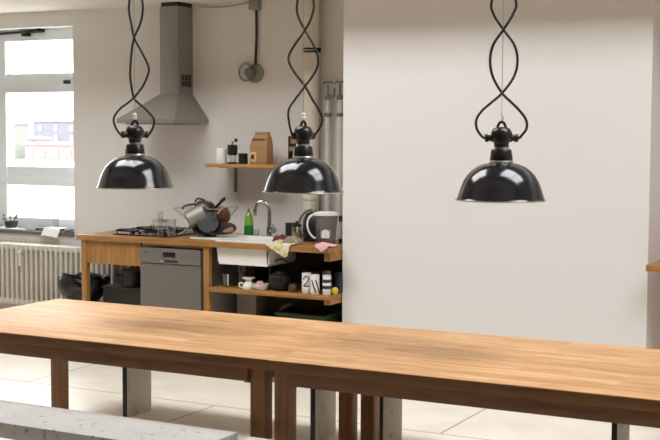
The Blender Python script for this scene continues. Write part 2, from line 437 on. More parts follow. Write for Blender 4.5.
# town outside the window
struct(G().box(-160, 60, 9.3, 200, -0.8, -0.6).build('ground_outside', mat('pale_yard', rgb(178, 178, 178), 0.9, vary=0.04, scale=0.2), smooth=False))
def house(x0, x1, y, z1, wallc, label, roofc, rows, cols, gable=True, dp=9.0):
    t = thing('building', label, 'building', ((x0 + x1) / 2, y + 4, -0.6))
    G().box(x0, x1, y, y + dp, -0.6, z1).build('wall', wallc, t, smooth=False)
    if gable:
        G().poly([(x0 - .2, y - .2, z1), (x1 + .2, y - .2, z1), (x1 + .2, y + 9.2, z1), (x0 - .2, y + 9.2, z1), (x0 - .2, y + 4.5, z1 + 1.6), (x1 + .2, y + 4.5, z1 + 1.6)],
                 [(0, 1, 2, 3), (0, 1, 5, 4), (2, 3, 4, 5), (1, 2, 5), (0, 4, 3)]).build('roof', roofc, t, smooth=False)
    else:
        G().box(x0 - .1, x1 + .1, y - .1, y + dp + .1, z1, z1 + 0.25).build('roof', roofc, t, smooth=False)
    for i in range(cols):
        for j in range(rows):
            cx = x0 + (x1 - x0) * (i + 0.5) / cols; zz = z1 - 0.6 - j * 1.0
            if zz - 0.5 < -0.6: continue
            f = G().box(cx - 0.2, cx + 0.2, y - 0.05, y + 0.05, zz - 0.3, zz + 0.3).build('window', mat('outside_window', rgb(104, 106, 110), 0.4, vary=0.05), t, smooth=False)
    return t
hm = lambda n, c: mat(n, c, 0.9, vary=0.05, scale=1.0)
house(-69.35, -68.1, 76, 2.15, hm('green_render', rgb(100, 105, 97)), 'narrow pale green house seen through the window', hm('grey_roof', rgb(104, 104, 104)), 2, 1, False, 1.6)
house(-80.2, -69.0, 92, 2.5, hm('grey_render', rgb(86, 86, 93)), 'long pale grey block seen through the window', hm('light_roof', rgb(112, 112, 114)), 2, 6, False)
house(-66.2, -60.0, 75, 0.55, hm('pink_render', rgb(114, 100, 98)), 'low pink house in front of the grey block outside', hm('red_roof', rgb(115, 99, 95)), 1, 5, False)
house(-74, -69.55, 80, 0.9, hm('rose_render', rgb(116, 98, 98)), 'rose walled house at the window mullion outside', hm('brown_roof', rgb(110, 102, 99)), 1, 2, False, 2.0)

# ------------------------------------------------------------------ dining tables
TY0, TY1, TZ = 4.90, 6.06, 0.754
def table(x0, x1, il, ir, label):
    t = thing('dining_table', label, 'table', ((x0 + x1) / 2, (TY0 + TY1) / 2, 0), 'oak dining tables set end to end')
    G().box(x0, x1, TY0, TY1, TZ - 0.05, TZ, 0.002).build('tabletop', M['oak'], t)
    w, wy = 0.078, 0.075
    e = G().box(x0 + 0.001, x1 - 0.001, TY0 - 0.002, TY0 + 0.001, TZ - 0.05, TZ - 0.003, 0.0008).build('edge_band', M['oak_rail'], t)  # thin front strip, darker than the tabletop
    e['label'] = 'dark front edge'
    lx = (x0 + il, x1 - ir - w); ly = (TY0 + 0.048, TY1 - 0.205)
    for a in lx:
        for b in ly:
            G().box(a, a + w, b, b + wy, 0, TZ - 0.05, 0.004).build('leg', M['oak_leg'], t)
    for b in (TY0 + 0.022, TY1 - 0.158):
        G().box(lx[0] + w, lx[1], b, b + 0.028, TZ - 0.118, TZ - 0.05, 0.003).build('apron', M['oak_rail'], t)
    for a in (lx[0] + 0.02, lx[1] + w - 0.048):
        G().box(a, a + 0.028, ly[0] + wy, ly[1], TZ - 0.118, TZ - 0.05, 0.003).build('apron', M['oak_rail'], t)
    for a in (lx[0] + w, lx[1] - 0.035):
        for b in (TY0 + 0.05, TY1 - 0.20):
            G().box(a, a + 0.035, b, b + 0.04, TZ - 0.13, TZ - 0.05, 0.003).build('corner_block', M['oak_rail'], t)
    return t
table(-5.09, -2.8955, 0.10, 0.044, 'oak dining table nearest the window, its left end catching the daylight')
table(-2.8945, -0.70, 0.008, 0.05, 'oak dining table on the right, in front of the white partition')

# ------------------------------------------------------------------ benches
def bench(x0, x1, y0, y1, z, leg_in, label, lt=0.028, yin=0.03):
    t = thing('bench', label, 'bench', ((x0 + x1) / 2, (y0 + y1) / 2, 0), 'concrete benches along the dining tables')
    G().box(x0, x1, y0, y1, z - 0.075, z, 0.006).build('seat', M['concrete'], t)
    for a in leg_in:
        yi = yin
        G().box(a, a + lt, y0 + yi, y1 - yi, 0, z - 0.075, 0.004).build('leg', M['concrete_leg'], t)
        G().box(a - 0.001, a + lt + 0.001, y0 + yi - 0.006, y0 + yi + 0.001, 0, z - 0.075, 0.001).build('shade_strip', M['edge'], t)  # dark strip laid over the leg front to paint its shade
    return t
bench(-5.10, -3.005, 4.44, 4.82, 0.42, (-4.75, -3.42), 'pale pitted concrete bench in the left foreground')
bench(-2.915, -0.75, 4.40, 4.78, 0.42, (-2.60, -1.2), 'concrete bench of which only a corner shows at bottom centre')
bench(-5.06, -2.99, 6.19, 6.57, 0.42, (-4.743, -3.400), 'concrete bench behind the table nearest the window, slab legs showing below', 0.028, 0.06)
bench(-2.975, -0.9, 6.19, 6.57, 0.42, (-2.965, -1.643), 'concrete bench behind the right hand table, slab legs showing below', 0.026, 0.06)

# ------------------------------------------------------------------ pendant lamps
YAW = 0.4834
RV = Vector((math.cos(YAW), math.sin(YAW), 0)); DV = Vector((-math.sin(YAW), math.cos(YAW), 0))
def pendant(x, y, z, R, rot, pxm, yr, A, B, label, insul):
    base = Vector((x, y, z))
    t = thing('pendant_lamp', label, 'lamp', base, 'black enamel pendant lamps over the tables')
    s = R / 0.207
    prof = [(0.207, 0.0), (0.2065, 0.004), (0.203, 0.007), (0.199, 0.016), (0.186, 0.058), (0.174, 0.088), (0.158, 0.115), (0.137, 0.138), (0.110, 0.157), (0.080, 0.169), (0.050, 0.174)]
    sc = lambda pr: [(r * s, h * s) for r, h in pr]
    sh = G().lathe(sc(prof), base, 64).build('lamp_shade', M['enamel'], t, angle=1.2)
    inner = [(r - 0.004, h - 0.001) for r, h in prof]; inner[0] = (0.203, 0.0)
    G().lathe(sc(inner), base, 64).build('shade_lining', M['lining'], sh, angle=1.2)
    ring = [(R * math.cos(2 * PI * k / 64), R * math.sin(2 * PI * k / 64), 0.002) for k in range(64)]
    G().tube([base + Vector(p) for p in ring], 0.0028, 6, closed=True).build('rim', M['steelwire'], sh)
    up = lambda pr: G().lathe(sc(pr), base, 32)
    up([(0.052, 0.172), (0.055, 0.178), (0.052, 0.186), (0.046, 0.19)]).build('neck_ring', M['alu'], t)
    up([(0, 0.186), (0.053, 0.186), (0.053, 0.192), (0.047, 0.232), (0.044, 0.236), (0, 0.236)]).build('lamp_socket', M['bakelite'], t)
    up([(0, 0.234), (0.036, 0.234), (0.036, 0.247), (0, 0.247)]).build('threaded_ring', M['alu'], t)
    bd = up([(0, 0.245), (0.034, 0.246), (0.034, 0.262), (0.038, 0.27), (0.042, 0.278), (0.050, 0.286), (0.050, 0.306), (0.046, 0.318), (0.040, 0.33), (0.026, 0.338), (0, 0.339)]).build('junction_housing', M['bakelite'], t)
    # hanging eye on top
    ex = RV * math.cos(rot) + DV * math.sin(rot)
    c = base + Vector((0, 0, 0.338 * s))
    pts = [c + ex * u * s + Vector((0, 0, h * s)) for u, h in ((-0.020, -0.006), (-0.016, 0.008), (-0.010, 0.019), (0, 0.024), (0.010, 0.019), (0.016, 0.008), (0.020, -0.006))]
    G().tube(pts, 0.007, 8, 3).build('hanging_eye', M['bakelite'], t)
    # two cable glands
    ends = []
    for sg in (-1, 1):
        p0 = base + Vector((0, 0, 0.290 * s)) + ex * sg * 0.03 * s
        d = (ex * sg + Vector((0, 0, -0.05))).normalized()
        G().lathe([(0, 0), (0.02, 0), (0.019, 0.018), (0.015, 0.02), (0.015, 0.03), (0.019, 0.032), (0.019, 0.044), (0.013, 0.048), (0, 0.048)], p0, 16, d).build('cable_gland', M['bakelite'], t)
        ends.append(base + Vector((0, 0, 0.289 * s)) + ex * sg * 0.074 * s)
    # twisted cables
    topz = ZC
    for sg, path, e in ((-1, A, ends[0]), (1, B, ends[1])):
        pts = [e - (ex * sg) * 0.008, e + ex * sg * 0.008]
        depth_e = (e - base).dot(DV)
        n = len(path)
        for k, (py, u) in enumerate(path[::-1]):
            h = (yr - py) / pxm
            f = max(0, 1 - k / 3.0)
            cross = 0.007 * sg * (1 if abs(u) < 4 else 0) * (1 if (py // 50) % 2 else -1)
            pts.append(base + RV * (u / pxm) + DV * (depth_e * f + cross) + Vector((0, 0, h)))
        # the twist goes on up to the ceiling
        py, u = path[0]; h0 = (yr - py) / pxm; half = 0.29; amp = 0.06
        k = 0; hh = h0; sign = 1 if u > 0 else -1
        while True:
            hh += half / 2; k += 1
            if base.z + hh > topz - 0.15: break
            ph = k % 4
            uu = [1, 0, -1, 0][ph] * amp * sign
            pts.append(base + RV * uu + DV * (0.007 * sg * (1 if ph == 1 else -1 if ph == 3 else 0)) + Vector((0, 0, hh)))
        pts.append(Vector((base.x + 0.02 * sg, base.y, topz - 0.03)))
        G().tube(pts, 0.0062, 8, 8).build('cable', M['rubber'], t)
    G().tube([c + Vector((0, 0, 0.02 * s)), Vector((base.x, base.y, topz - 0.02))], 0.0016, 6).build('suspension_wire', M['steelwire'], t)
    if insul:
        G().lathe([(0, 0.028), (0.010, 0.032), (0.013, 0.042), (0.009, 0.05), (0.013, 0.058), (0.008, 0.068), (0, 0.07)], c, 16).build('insulator', M['porcelain'], t)
    else:
        G().tube([c + Vector((0, 0, 0.028)), c + RV * 0.008 + Vector((0, 0, 0.042)), c + Vector((0, 0, 0.056)), c - RV * 0.006 + Vector((0, 0, 0.062))], 0.0025, 6, 4).build('wire_hook', M['steelwire'], t)
    G().cyl((base.x, base.y, topz - 0.05), 0.05, 0.05).build('ceiling_rose', M['bakelite'], t)
    G().lathe([(0, 0.02), (0.022, 0.026), (0.033, 0.05), (0.032, 0.075), (0.02, 0.11), (0.016, 0.17), (0, 0.17)], base, 24).build('light_bulb', M['bulb'], t)
    return t

pendant(-4.083, 5.50, 1.493, 0.207, 0.55, 184.0, 188.3,
        [(0, -4), (12, -5), (26, -3), (40, 0), (52, 6.5), (65, 13), (73, 14.2), (85, 9.5), (93, 4), (99, -0.8), (104, -7), (110, -14.5), (119, -20), (128, -18)],
        [(0, 7.5), (12, 8.7), (26, 6), (40, 0), (55, -3), (75, -4.3), (88, -3.2), (99, -0.8), (105, 5), (110, 10.5), (119, 18), (127, 17.4)],
        'black enamel pendant lamp nearest the window, hanging below the steel hood', True)
pendant(-3.096, 5.60, 1.492, 0.207, 0.85, 196.0, 192.0,
        [(0, -6), (15, -6), (30.5, 1.5), (45, 10), (58, 14.5), (70, 12.5), (86, 1.5), (100, -9), (110, -14.5), (122, -14)],
        [(0, 9.5), (15, 8.5), (30.5, 1.5), (45, -9), (58, -15), (70, -10.5), (86, 1.5), (100, 9.5), (110, 15.7), (119, 19), (128, 16)],
        'black enamel pendant lamp in the middle, hanging before the pipes at the partition edge', True)
pendant(-1.980, 5.47, 1.489, 0.207, 0.0, 218.5, 200.3,
        [(0, -11.5), (14, -9.5), (28.7, 0.5), (44, 11.5), (60, 15), (76, 11.5), (92, 0), (102, -11), (110, -20), (119, -25.5), (128, -25), (135, -20.5)],
        [(0, 12.5), (14, 9.5), (28.7, 0.5), (44, -9.5), (60, -12.5), (76, -9.5), (92, 0), (102, 10), (110, 18), (119, 24.5), (128, 25), (135, 20)],
        'black enamel pendant lamp farthest right, hanging before the plain white partition', False)

# ------------------------------------------------------------------ range hood
hx0, hx1, hy0 = -6.405, -5.822, 8.38
t = thing('range_hood', 'brushed steel chimney range hood on the kitchen wall', 'range hood', ((hx0 + hx1) / 2, 8.6, 1.86))
G().frustum((hx0, hx1, hy0, YB), (-6.168, -5.982, 8.665, YB), 1.895, 2.106).build('canopy', M['steel'], t, smooth=False)
G().box(hx0, hx1, hy0, YB, 1.86, 1.895, 0.002).build('canopy_rim', M['steel'], t)
G().box(-6.168, -5.982, 8.665, YB, 2.106, 2.835, 0.002).build('chimney', M['steel'], t)
v = G(); v.box(-5.983, -5.979, 8.70, 8.85, 2.17, 2.27)
vt = v.build('vent_grille', M['black'], t)
v = G()
for k in range(4):
    v.box(-5.98, -5.976, 8.70 + k * 0.0477, 8.707 + k * 0.0477, 2.165, 2.275)
v.box(-5.98, -5.976, 8.70, 8.85, 2.215, 2.222)
v.build('grille_bar', M['steel_d'], vt)
G().box(-6.16, -5.99, 8.675, YB, 2.835, ZK).build('chimney_gap', M['blackiron'], t)  # black box, paints the dark gap above the chimney
G().box(hx0 + 0.05, hx1 - 0.05, hy0 + 0.05, YB - 0.05, 1.852, 1.862).build('filter', M['steel_d'], t)

# ------------------------------------------------------------------ kitchen counter, left
CZ, CY = 0.945, 8.08
cx0, cxm, cx1 = -6.60, -5.315, -4.256
t = thing('kitchen_counter', 'long wooden counter with a plain apron and square legs by the radiator', 'counter', ((cx0 + cxm) / 2, 8.45, 0))
G().box(cx0, cxm, CY, 8.86, CZ - 0.042, CZ, 0.004).build('worktop', M['beech'], t)
for a in (cx0 + 0.036, -5.366):
    for b in (CY + 0.02, 8.78):
        G().box(a, a + 0.05, b, b + 0.05, 0, CZ - 0.042, 0.003).build('leg', M['beech_v'], t)
G().box(cx0 + 0.086, -5.972, CY + 0.03, CY + 0.052, 0.712, CZ - 0.042, 0.002).build('apron', M['beech_v'], t)
G().box(cx0 + 0.036, cx0 + 0.058, CY + 0.08, 8.78, 0.712, CZ - 0.042, 0.002).build('side_rail', M['beech'], t)
G().box(-5.957, -5.375, CY + 0.03, CY + 0.045, CZ - 0.062, CZ - 0.042, 0.002).build('top_rail', M['beech'], t)

# sink unit, right
t = thing('sink_unit', 'wooden sink counter with an open lower shelf beside the partition', 'counter', ((cxm + cx1) / 2, 8.45, 0))
sx0, sx1, sy0, sy1 = -5.275, -4.775, 8.115, 8.56
g = G()
g.box(cxm + 0.002, cx1, CY, sy0, CZ - 0.042, CZ, 0.003); g.box(cxm + 0.002, sx0, sy0, 8.71, CZ - 0.042, CZ, 0.003)
g.box(sx1, cx1, sy0, 8.71, CZ - 0.042, CZ, 0.003); g.box(sx0, sx1, sy1, 8.71, CZ - 0.042, CZ, 0.003)
g.build('worktop', M['beech'], t)
G().box(cxm + 0.002, cx1, CY, 8.71, 0.555, 0.587, 0.003).build('lower_shelf', M['beech'], t)
for a in (cxm + 0.004, cx1 - 0.055):
    G().box(a, a + 0.055, 8.645, 8.70, 0, CZ - 0.042, 0.003).build('leg', M['beech_v'], t)
G().box(cx1 - 0.055, cx1 - 0.002, 8.12, 8.645, 0.515, 0.555, 0.003).build('shelf_rail', M['beech'], t)
G().box(cx1 - 0.055, cx1 - 0.002, 8.12, 8.645, 0.84, CZ - 0.042, 0.003).build('shelf_rail', M['beech'], t)

G().box(cxm + 0.06, cx1 - 0.056, 8.685, 8.70, 0.08, CZ - 0.06, 0.002).build('shade_panel', M['shadeboard'], t)  # added dark panel, paints the shade below the sink unit

# dishwasher
dx0, dx1, dyf = -5.962, -5.386, CY + 0.005
t = thing('dishwasher', 'stainless steel dishwasher built in under the wooden counter', 'dishwasher', ((dx0 + dx1) / 2, 8.4, 0))
G().box(dx0 + 0.004, dx1 - 0.004, dyf + 0.05, 8.66, 0.02, 0.865, 0.004).build('body', M['greybox'], t)
G().box(dx0, dx1, dyf + 0.006, dyf + 0.05, 0.13, 0.745, 0.004).build('door', M['steel_d'], t)
cp = G().box(dx0, dx1, dyf, dyf + 0.05, 0.75, 0.872, 0.004).build('control_panel', M['steel_d'], t)
G().box(-5.735, -5.618, dyf - 0.002, dyf + 0.01, 0.802, 0.842, 0.001).build('display', M['display'], cp)
hd = G(); hd.box(-5.758, -5.594, dyf - 0.001, dyf + 0.012, 0.762, 0.780, 0.002)
hd.build('handle_recess', M['black'], cp)
G().box(-5.76, -5.725, dyf - 0.004, dyf + 0.002, 0.764, 0.778, 0.002).build('push_button', M['alu'], cp)
m_ = G()
for k, w in enumerate((0.009, 0.007, 0.009, 0.007, 0.009)):
    m_.box(-5.925 + k * 0.011, -5.925 + k * 0.011 + w * 0.8, dyf - 0.0012, dyf + 0.002, 0.832, 0.839)
m_.build('maker_mark', M['black'], cp)
G().box(dx0 + 0.01, dx1 - 0.01, dyf + 0.05, dyf + 0.07, 0, 0.12).build('plinth', M['black'], t)

# sink and tap
t = thing('sink', 'white ceramic sink with a wide rim set in the wooden counter', 'sink', ((sx0 + sx1) / 2, 8.37, CZ - 0.17))
bx0, bx1, by0, by1 = -5.265, -4.785, 8.125, 8.55
g = G()
zt, zb = CZ + 0.012, 0.772
g.frustum((bx0 + 0.03, bx1 - 0.02, by0, by1), (bx0 + 0.022, bx1 - 0.012, by0, by1), zb, zb + 0.02)
w = 0.02
g.poly([(bx0 + 0.022, by0, zb + 0.02), (bx1 - 0.012, by0, zb + 0.02), (bx1, by0, zt), (bx0, by0, zt),
        (bx0 + 0.022, by0 + w, zb + 0.02), (bx1 - 0.012, by0 + w, zb + 0.02), (bx1, by0 + w, zt), (bx0, by0 + w, zt)],
       [(0, 1, 2, 3), (4, 5, 6, 7), (0, 1, 5, 4), (3, 2, 6, 7), (0, 3, 7, 4), (1, 2, 6, 5)])
g.box(bx0, bx1, by1 - w, by1, zb + 0.02, zt); g.box(bx0 + 0.005, bx0 + w + 0.01, by0 + w, by1, zb + 0.02, zt); g.box(bx1 - w, bx1, by0, by1, zb + 0.02, zt)
g.build('basin', M['porcelain'], t, smooth=False)
g = G()
rz0, rz1 = CZ + 0.0005, CZ + 0.016
g.box(-5.56, bx0 + 0.01, 8.20, 8.60, rz0, rz1, 0.004); g.box(bx0 + 0.01, bx1 + 0.02, 8.10, by0 + 0.018, rz0, rz1, 0.004)
g.box(bx0 + 0.01, bx1 + 0.02, by1 - 0.018, 8.60, rz0, rz1, 0.004); g.box(bx1 - 0.015, bx1 + 0.02, by0 + 0.018, by1 - 0.018, rz0, rz1, 0.004)
g.build('sink_rim', M['porcelain'], t)

t = thing('faucet', 'chrome swan neck faucet behind the white sink', 'faucet', (-5.095, 8.655, CZ))
G().lathe([(0, 0), (0.03, 0), (0.03, 0.008), (0.024, 0.012), (0.022, 0.085), (0.016, 0.092), (0, 0.092)], (-5.095, 8.655, CZ), 24).build('faucet_body', M['chrome'], t)
pts = [(0, 0.08), (0, 0.2), (-0.006, 0.245), (-0.028, 0.278), (-0.058, 0.288), (-0.088, 0.272), (-0.102, 0.238), (-0.105, 0.20)]
sp = G().tube([(-5.095 + u, 8.655 - abs(u) * 0.5, CZ + h) for u, h in pts], 0.016, 14, 5).build('spout', M['chrome'], t)
G().cyl((-5.20, 8.603, CZ + 0.175), 0.0155, 0.03).build('aerator', M['alu'], sp)
G().tube([(-5.075, 8.645, CZ + 0.055), (-5.03, 8.625, CZ + 0.062)], 0.022, 14).build('mixer_cap', M['chrome'], t)
G().tube([(-5.035, 8.627, CZ + 0.066), (-5.045, 8.615, CZ + 0.115)], 0.006, 8).build('faucet_lever', M['chrome'], t)

# ------------------------------------------------------------------ hob and glasses on the left counter
t = thing('gas_hob', 'black gas hob set on the left end of the wooden counter', 'hob', (-6.05, 8.46, CZ))
G().box(-6.33, -5.78, 8.22, 8.741, CZ, CZ + 0.012, 0.004).build('hob_plate', M['hobtop'], t)
for bx in (-6.19, -5.92):
    for by in (8.33, 8.59):
        G().lathe([(0, 0), (0.05, 0), (0.05, 0.012), (0.036, 0.014), (0.036, 0.022), (0, 0.024)], (bx, by, CZ + 0.012), 24).build('burner', M['blackiron'], t)
    g = G()
    for by in (8.33, 8.59):
        for a in range(4):
            d = Vector((math.cos(a * PI / 2 + PI / 4), math.sin(a * PI / 2 + PI / 4), 0))
            p = Vector((bx, by, CZ + 0.045))
            g.tube([p + d * 0.03, p + d * 0.14, p + d * 0.145 + Vector((0, 0, -0.034))], 0.006, 6)
        g.box(bx - 0.115, bx + 0.115, by - 0.115, by - 0.105, CZ + 0.03, CZ + 0.042); g.box(bx - 0.115, bx + 0.115, by + 0.105, by + 0.115, CZ + 0.03, CZ + 0.042)
    g.build('pan_support', M['blackiron'], t)
for k in range(4):
    G().cyl((-6.16 + k * 0.07, 8.222, CZ + 0.012), 0.014, 0.018, 16).build('knob', M['alu'], t)

def glass_vessel(name, c, r0, r1, h, label, cat, grp=None, mm='glass', lid=False, th=0.004):
    t = thing(name, label, cat, c, grp)
    G().lathe([(0, 0), (r0, 0), (r1, h), (r1 - th, h), (r0 - th, 0.006), (0, 0.006)], c, 28).build('glass_body', M[mm], t)
    if lid:
        G().lathe([(0, h), (r1 + 0.003, h), (r1 + 0.003, h + 0.014), (r1 * 0.3, h + 0.024), (0, h + 0.026)], c, 24).build('lid', M['alu'], t)
    return t
glass_vessel('glass_pot', (-5.955, 8.36, CZ + 0.052), 0.062, 0.066, 0.062, 'low clear glass pot standing on the gas hob', 'pot', lid=True)
glass_vessel('glass_carafe', (-5.828, 8.18, CZ), 0.026, 0.024, 0.21, 'tall narrow clear glass carafe at the right edge of the hob', 'carafe')
glass_vessel('drinking_glass', (-5.735, 8.20, CZ), 0.036, 0.04, 0.15, 'wide clear drinking glass between the hob and dish rack', 'glass')
# ------------------------------------------------------------------ dish rack and drying dishes
ry0, ry1 = 8.38, 8.62
t = thing('dish_rack', 'folding pale metal dish rack crowded with pots beside the sink', 'dish rack', (-5.56, 8.47, CZ))
SA = [(-5.835, 1.175), (-5.69, 1.075), (-5.645, 1.03), (-5.62, 0.985), (-5.57, 0.953)]
SB = [(-5.80, 0.953), (-5.735, 0.985), (-5.66, 1.045), (-5.55, 1.075), (-5.45, 1.105), (-5.37, 1.19)]
for y in (ry0, ry1):
    for S in (SA, SB):
        G().tube([(x, y, z) for x, z in S], 0.0085, 8, 4).build('rack_strap', M['rackmetal'], t)
ra = G()
for S in (SA, SB):
    for k, (x, z) in enumerate(S):
        ra.tube([(x, ry0, z), (x, ry1, z)], 0.0035, 6)
    for k in range(1, 7):
        y = ry0 + k * (ry1 - ry0) / 7
        ra.tube([(x, y, z) for x, z in S], 0.0025, 6, 3)
ra.tube([(SA[0][0], ry0, SA[0][1]), (SB[-1][0], ry0, SA[0][1])], 0.0045, 6)
ra.build('rack_wires', M['rackmetal'], t)

def tilt_lathe(prof, c, axis, seg=32): return G().lathe(prof, c, seg, axis)
pc = Vector((-5.565, 8.30, 1.115)); ax = Vector((-0.55, -0.45, -0.35)).normalized()
t = thing('saucepan', 'steel saucepan tilted in the dish rack', 'pan', pc)
tilt_lathe([(0, 0.075), (0.072, 0.075), (0.078, 0.068), (0.080, -0.068), (0.083, -0.07), (0.083, -0.073), (0.077, -0.07), (0.074, 0.066), (0, 0.066)], pc, ax).build('pan_body', M['potsteel'], t)
G().tube([pc + Vector((0.02, 0.05, 0.062)), pc + Vector((-0.02, 0.02, 0.098)), pc + Vector((-0.085, -0.03, 0.088)), pc + Vector((-0.10, -0.045, 0.06))], 0.008, 8, 4).build('pan_handle', M['black'], t)
pc = Vector((-5.575, 8.44, 1.165))
t = thing('colander', 'upside down dark colander on top of the dish rack', 'colander', pc)
tilt_lathe([(0.088, 0.0), (0.092, 0.004), (0.086, 0.03), (0.06, 0.062), (0.0, 0.075), (0, 0.07), (0.056, 0.058), (0.082, 0.027)], pc, (0.15, -0.1, 1)).build('colander_bowl', M['colander'], t)
G().tube([pc + Vector((-0.06, -0.05, 0.062)), pc + Vector((-0.02, -0.07, 0.092)), pc + Vector((0.04, -0.06, 0.08))], 0.007, 8, 4).build('colander_handle', M['black'], t)
pc = Vector((-5.41, 8.44, 1.135))
t = thing('orange_bowl', 'orange brown bowl leaning upright in the dish rack', 'bowl', pc)
tilt_lathe([(0, 0.05), (0.034, 0.05), (0.062, 0.02), (0.076, -0.03), (0.072, -0.03), (0.058, 0.016), (0.03, 0.044), (0, 0.044)], pc, (0.55, -0.5, 0.55)).build('bowl_body', M['orange'], t)
pc = Vector((-5.455, 8.42, 1.19))
t = thing('black_ladle', 'black ladle sticking up out of the dish rack', 'ladle', pc)
G().tube([pc + Vector((-0.09, 0, -0.05)), pc, pc + Vector((0.055, 0, 0.05))], 0.012, 8, 3).build('ladle_handle', M['black'], t)
G().lathe([(0, -0.016), (0.02, -0.012), (0.03, 0.004), (0.027, 0.004), (0, -0.01)], pc + Vector((0.066, 0, 0.062)), 20, (-0.4, -0.5, 0.75)).build('ladle_bowl', M['black'], t)
pc = Vector((-5.47, 8.34, 1.055))
t = thing('black_pot', 'dark iron pot lying in the middle of the dish rack', 'pot', pc)
tilt_lathe([(0, 0.06), (0.085, 0.06), (0.092, 0.05), (0.095, -0.05), (0.09, -0.05), (0.086, 0.05), (0, 0.052)], pc, (0.35, -0.7, 0.3)).build('pot_body', M['blackiron'], t)
G().tube([pc + Vector((0.06, -0.06, 0.08)), pc + Vector((0.1, -0.05, 0.09)), pc + Vector((0.1, -0.02, 0.05))], 0.007, 8, 3).build('pot_handle', M['black'], t)
c = Vector((-5.335, 8.34, 1.0))
t = thing('wooden_spatula', 'wooden spatula sticking out right of the dish rack', 'spatula', c)
G().tube([c + RV * -0.1 + Vector((0, 0, -0.02)), c + RV * 0.02], 0.009, 8).build('spatula_handle', M['tan'], t)
G().box(c.x + 0.0, c.x + 0.085, c.y - 0.005, c.y + 0.03, 0.992, 1.03, 0.006, Matrix.Rotation(0.35, 3, 'Y').inverted()).build('spatula_blade', M['tan'], t)
for k, (dx, lab) in enumerate(((0.0, 'dark plate standing in front at the foot of the dish rack'), (0.055, 'dark grey plate leaning at the right foot of the dish rack'))):
    pc = Vector((-5.47 + dx * 2.3, 8.30 + dx, CZ + 0.062))
    t = thing('plate', lab, 'plate', pc, 'plates drying at the rack foot')
    tilt_lathe([(0, 0), (0.07, 0), (0.105, 0.02), (0.105, 0.025), (0.068, 0.006), (0, 0.006)], pc, (0.12 + dx, -0.35, 0.9), 36).build('plate_body', M['blackiron'] if k == 0 else M['colander'], t)

# ------------------------------------------------------------------ things round the sink
c = Vector((-5.29, 8.655, CZ))
t = thing('soap_bottle', 'green dish soap bottle behind the white sink', 'bottle', c)
G().lathe([(0, 0), (0.034, 0), (0.037, 0.006), (0.037, 0.10), (0.033, 0.15), (0.028, 0.175), (0.013, 0.192), (0.012, 0.20), (0, 0.20)], c, 24).build('bottle_body', M['greenliquid'], t)
G().lathe([(0.0374, 0.015), (0.0378, 0.016), (0.0378, 0.09), (0.0374, 0.091)], c, 24).build('bottle_label', M['greenlabel'], t)
G().lathe([(0, 0.198), (0.011, 0.198), (0.011, 0.214), (0.007, 0.22), (0.006, 0.232), (0, 0.233)], c, 16).build('bottle_cap', M['greymug'], t)
c = Vector((-5.215, 8.65, CZ))
t = thing('glass_tumbler', 'small clear glass tumbler between green bottle and faucet', 'tumbler', c)
G().lathe([(0, 0), (0.022, 0), (0.026, 0.06), (0.023, 0.06), (0.02, 0.004), (0, 0.004)], c, 20).build('tumbler_body', M['glass'], t)

c = Vector((-4.865, 8.60, CZ))
t = thing('storage_tin', 'small square black tin right of the faucet', 'tin', c)
G().box(c.x - 0.034, c.x + 0.034, c.y - 0.03, c.y + 0.03, CZ, CZ + 0.115, 0.004).build('tin_body', M['black'], t)
G().box(c.x - 0.036, c.x + 0.036, c.y - 0.032, c.y + 0.032, CZ + 0.115, CZ + 0.13, 0.004).build('tin_lid', M['blackiron'], t)
c = Vector((-4.71, 8.42, CZ))
t = thing('preserving_jar', 'glass jar with a dark clamp lid left of the round toaster', 'jar', c)
G().lathe([(0, 0), (0.04, 0), (0.042, 0.006), (0.042, 0.105), (0.034, 0.12), (0.031, 0.12), (0.038, 0.1), (0.038, 0.006), (0, 0.006)], c, 24).build('jar_body', M['glass'], t)
G().lathe([(0, 0.12), (0.038, 0.12), (0.038, 0.135), (0.012, 0.142), (0.012, 0.16), (0, 0.162)], c, 24).build('jar_lid', M['black'], t)
G().lathe([(0, 0.006), (0.036, 0.006), (0.036, 0.07), (0, 0.07)], c, 20).build('jar_contents', M['tan'], t)

# crumpled cloths
def lump(name, c, sx, sy, sz, m, label, cat, seed):
    rnd = random.Random(seed)
    b = bmesh.new(); bmesh.ops.create_icosphere(b, subdivisions=3, radius=1)
    ph = [rnd.uniform(0, 6) for _ in range(6)]
    for v in b.verts:
        p = v.co.copy()
        k = 1 + 0.16 * math.sin(5 * p.x + ph[0]) * math.cos(4 * p.y + ph[1]) + 0.12 * math.sin(8 * p.y + ph[2] + 3 * p.z) + 0.08 * math.sin(11 * p.x + ph[3])
        z = max(p.z * k, -0.05)
        v.co = Vector((c[0] + p.x * k * sx, c[1] + p.y * k * sy, c[2] + (z + 0.05) / 1.05 * sz))
    g = G(); g._merge(b)
    return tag(g.build(name, m, None, c), label, cat)
lump('red_cloth', (-4.79, 8.33, CZ), 0.075, 0.06, 0.055, M['redcloth'], 'crumpled dark red cloth behind the printed dish towel', 'cloth', 2)
lump('grey_cloth', (-4.63, 8.20, CZ), 0.075, 0.055, 0.06, M['greycloth'], 'crumpled grey green rag right of the printed dish towel', 'cloth', 5)

